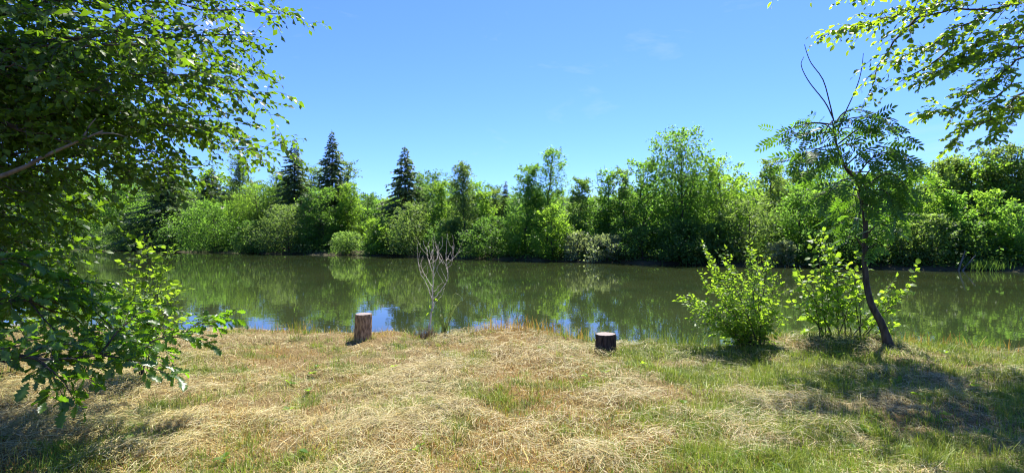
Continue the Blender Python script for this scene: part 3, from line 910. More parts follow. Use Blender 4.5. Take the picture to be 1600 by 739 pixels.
def finish(A, T, tm, mat, bark, n_ind=0, leafname='leaf', foliage='foliage', score=None):
    A.wood.obj('branches' if foliage == 'foliage' else 'stems', M[bark], T, True)
    p, d, n, s = A.arrays()
    tint = A.r.uniform(0, 1, len(p))
    ind = np.zeros(len(p), bool)
    if n_ind:
        px = 800 + F * p[:, 0] / np.maximum(p[:, 1], .1); py = 369.5 - F * (p[:, 2] - CAMZ) / np.maximum(p[:, 1], .1)
        vis = (px > -5) & (px < 1605) & (py > -5) & (py < 744) & (p[:, 1] > .5)
        sc = np.where(vis, s / p[:, 1], -1)
        order = np.argsort(-sc)[:n_ind]
        ind[order[sc[order] > 0]] = True
    if (~ind).any():
        g = Geo()
        stamp(g, tm, p[~ind], d[~ind], n[~ind], s[~ind], tint[~ind])
        g.obj(foliage, M[mat], T, kind='stuff')
    if ind.any():
        var = []
        for k in range(5):
            g = Geo()
            v, q, t = tm
            vv = v.copy()
            vv[:, 2] += (k - 2) * .05 * v[:, 0] ** 2 + .05 * (k % 2) * np.abs(v[:, 1])
            g.add(vv, q, t, .1 + .2 * k)
            var.append(g.mesh('leaf', M[mat]))
        R = frames(d, n)
        org = np.array(T.location)
        for j in np.nonzero(ind)[0]:
            o = bpy.data.objects.new(leafname, var[int(tint[j] * 4.999)])
            m = np.eye(4); m[:3, :3] = R[j] * s[j]; m[:3, 3] = p[j] - org
            o.matrix_basis = Matrix(m.tolist())
            o.parent = T
            COL.objects.link(o)


def gz(x, y): return float(ground_z(np.array(float(x)), np.array(float(y))))


# --- leafy hornbeam at the left edge, trunk outside the frame
b = np.array([-6.9, 5.3, gz(-6.9, 5.3) - .05])
T = thing('hornbeam_tree', 'big leafy tree filling the upper left with small backlit leaves', 'tree', b)
A = Acc(51)
trunk = spline([b, b + [.05, 0, 1.6], b + [.2, .1, 3.4], b + [.15, .2, 5.6], b + [.2, .2, 7.8]], 14)
g = Geo(); tube(g, trunk, np.linspace(.17, .03, 14), 10, wob=.05); g.obj('trunk', M['bark'], T, True)
def tz(z):
    i = int(np.clip(np.searchsorted(trunk[:, 2], z), 1, 13)); return trunk[i]
LIMBS = [  # (height on trunk, photo pixel and depth of the tip, optional middle)
 (3.2, (432, 22, 5.6)), (3.0, (400, 55, 5.2)), (2.8, (412, 148, 5.0)), (2.9, (395, 120, 5.9)), (2.6, (438, 236, 6.4)), (2.5, (392, 232, 5.6)),
 (2.2, (350, 262, 6.3)), (2.3, (330, 205, 5.1)), (2.6, (300, 120, 4.6)), (3.0, (300, 40, 4.7)), (2.4, (255, 240, 5.4)), (2.0, (232, 300, 5.9)),
 (1.9, (205, 330, 5.3)), (1.7, (176, 372, 5.9)), (2.8, (225, 70, 4.1)), (2.6, (190, 150, 4.3)), (2.2, (150, 230, 4.5)), (2.0, (110, 300, 4.6)),
 (1.6, (130, 350, 5.2)), (1.5, (150, 395, 5.6)), (1.4, (80, 400, 5.0)), (1.2, (100, 440, 5.8)), (1.1, (60, 470, 5.2)), (1.0, (130, 480, 6.4)),
 (3.4, (360, -40, 5.4)), (3.2, (200, -30, 4.6)), (3.8, (300, -90, 6.2)), (3.1, (90, 20, 4.2)), (2.7, (70, 110, 4.2)), (2.3, (40, 200, 4.4)),
 (2.5, (330, 150, 6.6)), (2.3, (270, 180, 6.7)), (2.1, (200, 250, 6.8)), (1.8, (140, 300, 7.0)), (2.9, (260, 90, 6.6)), (3.1, (170, 50, 6.4)),
 (1.5, (60, 330, 6.6)), (1.3, (40, 390, 6.6)), (2.7, (110, 180, 6.4)), (2.9, (60, 80, 6.0)), (.9, (30, 440, 6.4)), (.8, (90, 510, 6.6)),
 (4.5, (330, -200, 6.0)), (5.0, (150, -260, 6.5)), (5.4, (0, -300, 5.0)), (4.8, (-150, -250, 7.5)), (2.6, (20, 20, 5.2)), (2.0, (20, 130, 5.6)), (1.7, (20, 270, 5.4)),
 (2.2, (310, 262, 5.0)), (1.9, (250, 280, 4.9)), (2.45, (345, 180, 5.6)), (2.75, (345, 85, 6.0)), (2.55, (215, 190, 5.6)), (2.9, (150, 110, 5.2)),
]
LIMBS += [(5.2, (430, -230, 6.0)), (5.0, (380, -160, 5.4)), (5.6, (300, -320, 5.6)), (4.6, (250, -130, 5.0)), (4.4, (150, -120, 4.6)), (5.8, (200, -420, 5.2)), (4.2, (330, -100, 6.6)), (5.4, (100, -260, 5.4)), (6.0, (420, -380, 6.4)), (4.8, (60, -120, 5.2)), (6.4, (280, -520, 5.8)), (5.0, (460, -290, 6.8))]  # unseen limbs above the frame, added to shade the crown below
for (h, (qx, qy, qd)) in LIMBS:
    if qy > 255: qx -= 72 if qy > 290 else 40
    a = tz(b[2] + h); e = P(qx, qy, qd)
    m = .5 * (a + e) + np.array([0, 0, .10 + .05 * np.linalg.norm(e - a)]) + A.r.normal(0, .08, 3)
    grow(A, [a, m, e], .022, .004, 2, .64, .120, .036, .080, flat=.40, droop=.22, start=.25)
finish(A, T, tmpl_leaf4(.64, .12, .14), 'horn', 'bark', 250)

# --- pale limb of a neighbouring hazel crossing the dark crown, with its own leaves behind
b = np.array([-7.6, 7.4, gz(-7.6, 7.4) - .05])
T = thing('hazel_tree', 'dense dark tree on the near bank behind the big leafy one', 'tree', b)
A = Acc(52)
trunk = spline([b, b + [.1, .1, 1.5], b + [-.1, .2, 3.2], b + [.1, .1, 5.6]], 12)
g = Geo(); tube(g, trunk, np.linspace(.13, .02, 12), 9, wob=.05); g.obj('trunk', M['bark'], T, True)
for (h, (qx, qy, qd)) in [(2.0, (150, 340, 7.2)), (1.6, (165, 380, 7.6)), (1.1, (150, 430, 7.6)), (.8, (165, 470, 8.0)), (.6, (120, 500, 7.8)), (.4, (60, 505, 7.4)),
        (1.2, (60, 400, 7.0)), (1.7, (60, 340, 7.0)), (2.4, (120, 280, 7.2)), (2.8, (60, 230, 7.2)), (3.2, (130, 180, 7.8)), (3.6, (60, 120, 7.4)), (4.2, (140, 90, 8.0)),
        (.9, (20, 440, 6.8)), (.5, (0, 490, 6.6)), (1.4, (110, 390, 8.4)), (2.0, (190, 300, 8.2)), (3.0, (230, 200, 8.2)), (4.0, (60, 20, 7.4)), (5.0, (160, -40, 8.0)), (4.6, (-80, 0, 8)), (3.5, (-150, 200, 9))]:
    a = trunk[int(np.clip(np.searchsorted(trunk[:, 2], b[2] + h), 1, 11))]; e = P(qx - (75 if qy > 255 else 30), qy, qd)
    m = .5 * (a + e) + np.array([0, 0, .15]) + A.r.normal(0, .1, 3)
    grow(A, [a, m, e], .018, .004, 2, .75, .17, .062, .120, flat=.4, droop=.2, start=.15)
finish(A, T, tmpl_simple(.75, .10, .12), 'horn', 'bark', 0)
T2 = thing('bare_limb', 'pale bare limb slanting up through the dark leaves at the left edge', 'branch', P(-260, 360, 4.7))
g = Geo(); pl = spline([P(-260, 360, 4.7), P(0, 276, 4.4), P(70, 244, 4.35), P(120, 222, 4.3), P(160, 205, 4.25)], 16)
tube(g, pl, np.linspace(.024, .006, 16), 7, wob=.04); g.obj('stem', M['bark_pale'], T2, True)
for (a, e) in [(12, P(150, 185, 4.3)), (14, P(200, 215, 4.4))]:
    g = Geo(); q = spline([pl[a], .5 * (pl[a] + e) + [0, 0, .02], e], 8); tube(g, q, np.linspace(.010, .003, 8), 5); g.obj('twig', M['bark_pale'], T2, True)

# --- oak: low branch with large lobed leaves
b = np.array([-4.9, 3.2, gz(-4.9, 3.2) - .05])
T = thing('oak_tree', 'oak reaching in low from the left with large lobed leaves over the hay', 'tree', b)
A = Acc(53)
trunk = spline([b, b + [.05, 0, 1.4], b + [0, .1, 3.0], b + [-.1, .1, 5.0]], 10)
g = Geo(); tube(g, trunk, np.linspace(.15, .04, 10), 10, wob=.06); g.obj('trunk', M['bark'], T, True)
tube(A.wood, trunk, .035, 6)
OK = [  # control points of low limbs
 [b + [0, 0, .85], P(-60, 556, 3.7), P(60, 562, 3.8), P(150, 552, 4.1), P(260, 530, 4.5), P(345, 500, 4.8)],
 [P(60, 562, 3.8), P(95, 590, 3.7), P(112, 618, 3.7)],
 [P(150, 552, 4.1), P(205, 562, 4.1), P(262, 584, 4.1)],
 [P(150, 552, 4.1), P(200, 500, 4.3), P(245, 478, 4.5)],
 [P(-60, 556, 3.7), P(20, 540, 3.5), P(62, 530, 3.5)],
 [b + [0, 0, 1.25], P(-60, 480, 3.9), P(40, 470, 4.3), P(130, 480, 4.8), P(205, 492, 5.2)],
 [P(40, 470, 4.3), P(90, 520, 4.3), P(140, 534, 4.4)],
 [b + [0, 0, 1.5], P(-80, 420, 4.0), P(20, 415, 4.4), P(100, 435, 4.8), P(150, 455, 5.2)],
 [P(205, 492, 5.2), P(240, 510, 5.3), P(280, 518, 5.3)],
 [P(130, 480, 4.8), P(180, 520, 4.7), P(225, 540, 4.7)],
 [P(40, 470, 4.3), P(110, 500, 4.9), P(180, 535, 5.3)], [P(60, 562, 3.8), P(130, 530, 4.3), P(200, 520, 4.8)],
]
prev_ = []
for k, c_ in enumerate(OK):
    if prev_ and k not in (0, 5, 7):
        ap_ = np.vstack(prev_); c_ = [ap_[np.argmin(((ap_ - c_[0]) ** 2).sum(1))]] + list(c_[1:])
    r0 = .020 if k in (0, 5, 7) else .009
    prev_.append(grow(A, c_, r0, .003, 1 if k not in (0, 5, 7) else 2, .34, .095, .042, .126, flat=.45, droop=.25, start=.22, lup=.75))
for h, e in [(2.6, P(-200, 60, 3.5)), (3.2, P(-300, -200, 4.2)), (3.6, P(-200, -300, 3.4)), (2.9, P(-600, 0, 3.0)), (4, P(-500, -500, 3.6))]:
    a = trunk[int(np.clip(np.searchsorted(trunk[:, 2], b[2] + h), 1, 9))]
    grow(A, [a, .5 * (a + e) + [0, 0, .12], e], .02, .004, 2, .5, .22, .06, .115, flat=.35, droop=.2, start=.2, lup=.8)
finish(A, T, tmpl_oak(), 'oak', 'bark', 300)

# --- upright young sapling with yellow-green leaves in front of the water
b = np.array([*P(222, 540, 6.2)[:2], 0]); b[2] = gz(b[0], b[1]) - .03
T = thing('young_sapling', 'upright yellow-green sapling behind the low oak branch', 'sapling', b)
A = Acc(54)
for e in [P(232, 378, 6.2), P(262, 402, 6.1), P(205, 415, 6.3), P(275, 455, 6.0), P(185, 450, 6.4), P(250, 430, 6.3)]:
    grow(A, [b, .5 * (b + e) + [.0, 0, .1], e], .008, .002, 1, .32, .06, .032, .080, flat=.5, droop=.0, start=.25, lup=.6)
finish(A, T, tmpl_simple(.6, .10, .12), 'young', 'bark', 120)

# --- right: beech whose sprays hang into the upper right corner, trunk outside the frame
b = np.array([9.6, 6.2, gz(9.6, 6.2) - .05])
T = thing('beech_tree', 'tree at the right edge with slender sprays hanging into the top corner', 'tree', b)
A = Acc(55)
trunk = spline([b, b + [-.1, 0, 2], b + [-.3, .1, 4.4], b + [-.2, .2, 7], b + [-.3, .3, 9.5]], 14)
g = Geo(); tube(g, trunk, np.linspace(.2, .04, 14), 10, wob=.04); g.obj('trunk', M['bark'], T, True)
def tb(z): return trunk[int(np.clip(np.searchsorted(trunk[:, 2], b[2] + z), 1, 13))]
Q = lambda x, y: P(x, y, 5.2)
BL = [
 [tb(3.4), P(1720, -40, 5.4), Q(1600, 2), Q(1524, 37), Q(1481, 55), Q(1436, 78), Q(1408, 96)],
 [Q(1491, 52), Q(1481, 78), Q(1455, 101), Q(1433, 114), Q(1403, 130)],
 [tb(3.8), P(1700, -90, 5.4), P(1560, -30, 5.2), Q(1450, 14), Q(1380, 30), Q(1335, 48), Q(1296, 52)],
 [Q(1450, 14), Q(1400, 60), Q(1372, 110), Q(1356, 150)],
 [Q(1560, 20), Q(1500, 14), Q(1440, 30), Q(1400, 55)],
 [tb(3.6), P(1720, -60, 5.6), P(1560, -50, 5.4), P(1450, -30, 5.3), P(1340, -10, 5.2)],
 [tb(3.5), P(1700, 20, 5.0), P(1600, 40, 5.0), P(1540, 60, 5.0), P(1500, 90, 5.0)],
]
for c_ in BL:
    grow(A, c_, .013, .003, 1, .36, .085, .042, .068, flat=.38, droop=.25, start=.25, lup=.6, leafstart=.35)
for (h, e) in [(4.8, (5.2, 7.4, 5.9)), (5.2, (6.0, 7.2, 6.2)), (5.0, (6.4, 8.0, 5.9)), (5.4, (4.7, 8.1, 6.6)), (5.6, (6.8, 7.0, 6.6)), (5.2, (5.8, 9.0, 6.5)), (5.2, (4.4, 8.4, 6.3)), (5.4, (5.3, 9.2, 6.6)), (5.0, (4.9, 7.8, 6.4)), (5.6, (6.2, 9.8, 6.8)), (5.8, (4.3, 7.7, 6.6)), (5.0, (5.6, 8.6, 6.2)), (5.4, (6.7, 9.6, 6.4)), (6.0, (5.0, 8.8, 7.2)), (5.6, (5.4, 8.1, 6.8)), (5.2, (5.9, 8.1, 6.1)), (5.4, (6.8, 9.0, 6.4)), (5.6, (5.3, 7.7, 6.5)), (5.8, (7.6, 9.8, 6.6)), (5.4, (6.6, 7.7, 6.4)), (5.0, (7.4, 8.6, 6.2)), (6.0, (8.4, 9.2, 7.0)), (6.4, (6.4, 8.8, 7.4)), (5.0, (8.2, 8.0, 6.4)),  # unseen upper limbs, most added and aimed to shade the lower right bank
               (7.0, (7.8, 7.4, 8.6)), (6.6, (8.8, 9.0, 8.0)), (7.5, (9.5, 5, 9.4)), (5.5, (11.5, 7.5, 7)), (6.5, (10.8, 4.2, 7.5)), (6.2, (7.0, 8.2, 7.2)), (6.0, (8.9, 5.2, 7.0)), (5.2, (7.0, 7.4, 5.9)), (5.6, (9.0, 8.2, 6.8)), (6.2, (6.0, 7.6, 7.4))]:
    a = tb(h); e = np.array(e)
    grow(A, [a, .5 * (a + e) + [0, 0, .3], e], .03, .006, 2, 1.0, .22, .075, .125, flat=.3, droop=.18, start=.2)
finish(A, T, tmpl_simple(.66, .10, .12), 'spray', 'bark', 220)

b = np.array([8.3, 4.4, gz(8.3, 4.4) - .05])
T = thing('oak_tree', 'oak at the right edge with clustered leaves on slanting limbs against the sky', 'tree', b)
A = Acc(56)
trunk = spline([b, b + [-.1, .1, 2], b + [-.2, .2, 4.4], b + [-.1, .2, 6.4]], 12)
g = Geo(); tube(g, trunk, np.linspace(.17, .05, 12), 10, wob=.06); g.obj('trunk', M['bark'], T, True)
Q = lambda x, y: P(x, y, 5.0)
def to(z): return trunk[int(np.clip(np.searchsorted(trunk[:, 2], b[2] + z), 1, 11))]
for k, c_ in enumerate([
 [to(3.4), P(1720, 60, 4.9), Q(1600, 94), Q(1572, 110), Q(1540, 136), Q(1491, 167), Q(1448, 177)],
 [to(3.0), P(1720, 100, 4.9), Q(1600, 143), Q(1572, 166), Q(1540, 192), Q(1487, 222)],
 [to(3.6), P(1700, 40, 5.0), Q(1610, 70), Q(1560, 88), Q(1500, 100), Q(1440, 122)],
 [to(3.3), P(1720, 120, 5.2), P(1640, 150, 5.2), P(1590, 175, 5.2), P(1545, 225, 5.2)],
 [Q(1572, 110), Q(1590, 120), Q(1560, 150), Q(1530, 165)],
]):
    grow(A, c_, .016, .003, 1, .24, .045, .026, .070, flat=.5, droop=.05, start=.45, lup=.8, leafstart=.45)
for (h, e) in [(5.4, (8.8, 6.2, 7.2)), (4.4, (9.8, 4, 6)), (5.2, (7.6, 3.4, 6.8)), (5.0, (8.0, 5.2, 6.4)), (4.6, (7.7, 4.2, 5.8))]:
    a = to(h); e = np.array(e)
    grow(A, [a, .5 * (a + e) + [0, 0, .25], e], .03, .006, 2, .8, .24, .09, .10, flat=.35, droop=.1, start=.2)
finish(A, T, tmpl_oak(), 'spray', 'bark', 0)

# --- slim ash tree on the near bank
DA = 7.55
b = P(1390, 546, DA); b[2] = gz(b[0], b[1]) - .06
T = thing('ash_tree', 'slim leaning ash with feathery leaves and bare whips above', 'tree', b)
Q = lambda x, y, d=DA: P(x, y, d)
A = Acc(57)
tr = spline([b, Q(1379, 509), Q(1359, 468), Q(1351, 411), Q(1352, 350), Q(1343, 290), Q(1321, 262), Q(1307, 225), Q(1300, 188)], 34)
rad = np.interp(np.linspace(0, 1, 34), [0, .08, .3, .55, .75, 1], [.082, .058, .042, .032, .020, .008])
g = Geo(); tube(g, tr, rad, 10, wob=.05); g.obj('trunk', M['bark'], T, True)
for c_ in ([Q(1303, 190), Q(1296, 160), Q(1286, 125), Q(1268, 100), Q(1261, 84), Q(1257, 70)], [Q(1302, 186), Q(1289, 160), Q(1264, 128), Q(1252, 103), Q(1256, 89)], [Q(1309, 205), Q(1320, 178), Q(1338, 138), Q(1346, 110), Q(1349, 84)]):
    g = Geo(); pl = spline(c_, 16); tube(g, pl, np.linspace(.010, .004, 16), 5); g.obj('bare_whip', M['bark'], T, True)
AB = [  # ash boughs, leaves hang along the outer part
 ([Q(1303, 195), Q(1270, 192), Q(1240, 200, 7.4), Q(1212, 215, 7.3)], 6), ([Q(1305, 205), Q(1270, 210), Q(1240, 208, 7.8), Q(1214, 203, 7.8)], 6),
 ([Q(1307, 225), Q(1280, 232, 7.4), Q(1250, 245, 7.2), Q(1225, 262, 7.1)], 8), ([Q(1312, 240), Q(1285, 255, 7.8), Q(1262, 275, 7.9)], 6),
 ([Q(1303, 200), Q(1330, 185, 7.4), Q(1365, 185, 7.3), Q(1395, 195, 7.2)], 9), ([Q(1310, 225), Q(1345, 200), Q(1375, 200, 7.6), Q(1412, 215, 7.6)], 10),
 ([Q(1321, 260), Q(1350, 235, 7.4), Q(1385, 230, 7.2), Q(1420, 245, 7.2)], 11), ([Q(1343, 290), Q(1365, 260, 7.5), Q(1395, 255, 7.5), Q(1425, 268, 7.5)], 11),
 ([Q(1350, 330), Q(1370, 295, 7.5), Q(1390, 280, 7.4), Q(1418, 290, 7.3)], 11), ([Q(1352, 350), Q(1372, 310, 7.4), Q(1395, 300, 7.2), Q(1410, 310, 7.2)], 9),
 ([Q(1345, 300), Q(1320, 290, 7.4), Q(1290, 300, 7.2), Q(1265, 315, 7.2)], 8), ([Q(1300, 190), Q(1292, 200, 7.3), Q(1285, 225, 7.1)], 6),
 ([Q(1321, 262), Q(1340, 275, 7.2), Q(1355, 300, 7.0), Q(1360, 325, 7.0)], 9), ([Q(1350, 320), Q(1335, 305, 7.8), Q(1315, 320, 8.0), Q(1300, 335, 8)], 7),
 ([Q(1352, 345), Q(1375, 330, 7.6), Q(1395, 330, 7.7), Q(1408, 345, 7.7)], 8), ([Q(1330, 270), Q(1360, 270, 7.9), Q(1385, 290, 8.1)], 9), ([Q(1308, 230), Q(1325, 225, 7.2), Q(1335, 240, 7.0)], 7),
 ([Q(1305, 215), Q(1320, 200, 7.9), Q(1345, 205, 8.1)], 6), ([Q(1315, 250), Q(1295, 245, 7.2), Q(1275, 262, 7.0)], 6), ([Q(1351, 400), Q(1362, 385, 7.4), Q(1372, 380, 7.3)], 3), ([Q(1351, 390), Q(1335, 370, 7.4), Q(1318, 372, 7.3)], 4), ([Q(1351, 370), Q(1375, 350, 7.4), Q(1398, 360, 7.3)], 5), ([Q(1352, 360), Q(1330, 340, 7.7), Q(1308, 352, 7.8)], 4),
 ([Q(1335, 280), Q(1365, 245, 7.1), Q(1400, 240, 7.0), Q(1430, 262, 6.9)], 9), ([Q(1345, 300), Q(1375, 275, 7.1), Q(1400, 275, 7.0), Q(1422, 300, 7.0)], 10), ([Q(1350, 330), Q(1365, 300, 7.2), Q(1385, 300, 7.0), Q(1400, 330, 7.0)], 9),
 ([Q(1305, 210), Q(1290, 195, 7.8), Q(1262, 195, 8.0), Q(1240, 215, 8.0)], 8), ([Q(1303, 195), Q(1320, 175, 7.7), Q(1345, 172, 7.8), Q(1370, 182, 7.8)], 7), ([Q(1312, 240), Q(1290, 235, 7.1), Q(1265, 232, 6.9), Q(1245, 240, 6.9)], 8),
 ([Q(1340, 285), Q(1325, 280, 7.1), Q(1305, 288, 6.9), Q(1290, 310, 6.9)], 7), ([Q(1348, 315), Q(1340, 300, 7.1), Q(1345, 320, 6.9), Q(1340, 345, 6.9)], 6),
]
for c_, nl in AB:
    pl = spline(c_, 10); tube(A.wood, pl, np.linspace(.012, .003, 10), 5)
    tan = unit(np.gradient(pl, axis=0))
    nl = int(nl * 1.9)
    for k in range(nl):
        s = .22 + .78 * k / (nl - 1)
        i = min(int(s * 9), 8); p = pl[i] + (pl[i + 1] - pl[i]) * (s * 9 - i)
        sd = unit(np.cross(tan[i], [0, 0, 1.])) * (1 if k % 2 else -1)
        d = unit(tan[i] * A.r.uniform(.2, .7) + sd * A.r.uniform(.3, 1.) + [0, 0, A.r.uniform(-1.1, .2)] + A.r.normal(0, .2, 3))
        if k == nl - 1: d = unit(tan[i] + A.r.normal(0, .15, 3))
        A.leaf(p, d, unit(np.array([0, 0, .55]) + A.r.normal(0, .8, 3)), A.r.uniform(.17, .33))
finish(A, T, tmpl_ash(5), 'ash', 'bark', 300, 'compound_leaf')

# --- bushy green shrub at the water's edge left of the ash
b = P(1180, 532, 7.75); b[2] = gz(b[0], b[1]) - .05
T = thing('alder_shrub', 'bushy bright green shrub at the near edge, left of the ash', 'shrub', b)
A = Acc(58)
for k, (ex, ey, ed, ox) in enumerate([(1105, 398, 7.7, -.1), (1135, 405, 7.6, 0), (1172, 394, 7.8, .05), (1200, 410, 7.9, .1), (1212, 440, 7.9, .1), (1208, 470, 7.7, .1), (1070, 462, 7.5, -.2), (1080, 480, 7.6, -.2), (1095, 505, 7.4, -.15),
        (1120, 450, 7.3, -.1), (1150, 430, 7.3, 0), (1185, 450, 7.3, .1), (1160, 480, 7.2, 0), (1205, 490, 7.5, .15), (1125, 500, 7.3, -.1), (1100, 440, 8.0, -.1), (1180, 420, 8.2, .05), (1140, 470, 8.2, -.05), (1075, 470, 7.9, -.2), (1110, 420, 7.8, -.1), (1155, 510, 7.4, 0), (1190, 505, 7.4, .1)]):
    e = P(ex, ey, ed); a = b + [ox * .6, A.r.uniform(-.1, .1), 0]
    grow(A, [a, .5 * (a + e) + [.0, 0, .10], e], .010 * 1.0, .003, 1, .30, .042, .027, .063, flat=.6, droop=-.05, start=.12, lup=.55)
finish(A, T, tmpl_simple(.56, .10, .12), 'young', 'bark', 200)

# --- thin-stemmed sapling with round leaves, just behind the ash trunk
b = P(1300, 534, 8.0); b[2] = gz(b[0], b[1]) - .05
T = thing('hazel_sapling', 'thin-stemmed sapling with round sunlit leaves beside the ash trunk', 'sapling', b)
A = Acc(59)
for (sx, ex, ey, ed) in [(1285, 1245, 425, 7.9), (1285, 1275, 372, 7.9), (1290, 1285, 400, 7.8), (1300, 1262, 460, 7.8), (1310, 1300, 395, 8.0), (1330, 1290, 440, 7.7), (1345, 1315, 410, 7.8), (1345, 1330, 430, 8.0),
                         (1290, 1245, 480, 7.9), (1330, 1395, 440, 7.8), (1345, 1385, 470, 7.8), (1350, 1430, 424, 7.6), (1350, 1395, 510, 7.8), (1300, 1250, 440, 7.6), (1310, 1340, 400, 7.6), (1280, 1270, 500, 7.9), (1310, 1290, 375, 8.1), (1320, 1310, 480, 7.7)]:
    a = P(sx, 534, 8.0); a[2] = gz(a[0], a[1]) - .03; e = P(ex, ey, ed)
    grow(A, [a, .5 * (a + e) + [.05, 0, .02], e], .010, .003, 1, .28, .075, .042, .086, flat=.5, droop=.1, start=.22, lup=.65, leafstart=.3)
finish(A, T, tmpl_simple(.78, .10, .14), 'young', 'bark', 300)

# --- dead sapling with bare pale whips and a brown tuft at its foot
DD = 8.85
b = P(667, 517, DD); b[2] = gz(b[0], b[1]) - .04
Q = lambda x, y, d=DD: P(x, y, d)
T = thing('dead_sapling', 'leafless dry sapling with pale thin twigs at the water edge', 'sapling', b)
DL = [
 ([b, Q(672, 500), Q(676, 480), Q(676, 460), Q(677, 425), Q(676, 390)], .026, .004),
 ([Q(676, 470), Q(690, 452), Q(700, 435), Q(697, 400), Q(699, 366)], .011, .003),
 ([Q(676, 470), Q(668, 445), Q(658, 425), Q(655, 400), Q(656, 380)], .010, .003),
 ([Q(676, 450), Q(664, 432), Q(652, 412)], .008, .003),
 ([Q(676, 440), Q(684, 415), Q(690, 405), Q(683, 390), Q(685, 378)], .007, .0025),
 ([Q(677, 430), Q(670, 405), Q(668, 388)], .007, .0025),
 ([Q(697, 420), Q(706, 412), Q(708, 395), Q(709, 385)], .006, .0025),
 ([Q(700, 432), Q(696, 418), Q(686, 402)], .006, .0025),
 ([Q(676, 460), Q(688, 445), Q(694, 440)], .006, .0025),
 ([Q(677, 410), Q(672, 392), Q(671, 378)], .005, .0025),
 ([Q(676, 480), Q(684, 468), Q(690, 462), Q(694, 450)], .007, .003),
 ([Q(664, 432), Q(660, 414), Q(666, 398)], .005, .002),
 ([Q(677, 425), Q(682, 400), Q(680, 384)], .005, .002),
]
for k in range(34):
    src = DL[int(RNG.integers(0, 8))][0]; f = RNG.uniform(.35, .95) * (len(src) - 1); i_ = int(f); p_ = src[i_] + (src[i_ + 1] - src[i_]) * (f - i_)
    if p_[2] < b[2] + .35: continue
    e_ = p_ + np.array([RNG.normal(0, .11), RNG.normal(0, .10), RNG.uniform(.10, .36)])
    DL.append(([p_, .5 * (p_ + e_) + np.array([RNG.normal(0, .03), 0, -.02]), e_], .005, .0022))
for k, (c_, r0, r1) in enumerate(DL):
    r0, r1 = r0 * .78, r1 * .8
    n = 5 * len(c_); g = Geo(); pl = spline(c_, n); pl[1:] += RNG.normal(0, .004, (n - 1, 3))
    pl[:, 1] += np.linspace(0, .25, n) * RNG.uniform(-1, 1) * (k > 0)
    tube(g, pl, np.linspace(r0, r1, n), 5); g.obj('stem' if k == 0 else 'twig', M['dead'], T, True)
g = Geo()
for (x_, y_) in [(673, 482), (670, 488), (679, 486), (684, 470), (656, 380), (668, 386)]:
    stamp(g, tmpl_simple(.6), np.array([Q(x_, y_, 8.8)]), unit(RNG.normal(0, 1, (1, 3))), unit(RNG.normal(0, .6, (1, 3)) + [0, -.5, .5]), np.array([.07]), np.array([.8]))
g.obj('leaves', M['young'], T)
g = Geo(); n = 240
pp = np.stack([b[0] + RNG.normal(0, .09, n), b[1] + RNG.normal(-.05, .08, n), np.zeros(n)], -1); pp[:, 2] = ground_z(pp[:, 0], pp[:, 1])
blades(g, pp, RNG.uniform(.06, .24, n), RNG.uniform(.004, .009, n), RNG.uniform(.05, .5, n), None, np.array([.22, .16, .08]) * RNG.uniform(.5, 1.4, (n, 1)))
g.obj('dry_tuft', M['hay'], T)

# arching sedge beside the dead sapling
b2 = P(694, 520, 8.95); b2[2] = gz(b2[0], b2[1])
g = Geo()
for k in range(16):
    e = P(694 + RNG.uniform(-22, 42), RNG.uniform(465, 505), 8.95 + RNG.uniform(-.2, .2)); m = .5 * (b2 + e) + np.array([0, 0, RNG.uniform(.05, .22)])
    if k == 0: e = P(727, 468, 8.9); m = P(708, 461, 8.9)
    if k == 1: e = P(722, 497, 8.9); m = P(708, 476, 8.9)
    pl = spline([b2 + RNG.normal(0, .03, 3) * [1, 1, 0], m, e], 9)
    w = np.linspace(.010, .002, 9)[:, None] * np.array([.8, .6, 0])
    v = np.stack([pl - w, pl + w], 1).reshape(-1, 3)
    g.add(v, [(2 * i, 2 * i + 1, 2 * i + 3, 2 * i + 2) for i in range(8)], None, .5, np.broadcast_to(np.array([.12, .16, .04]) * RNG.uniform(.8, 1.5), (18, 3)))
o = g.obj('sedge_clump', M['grass']); o['label'] = 'arching thin sedge blades right of the dead sapling'; o['category'] = 'sedge'


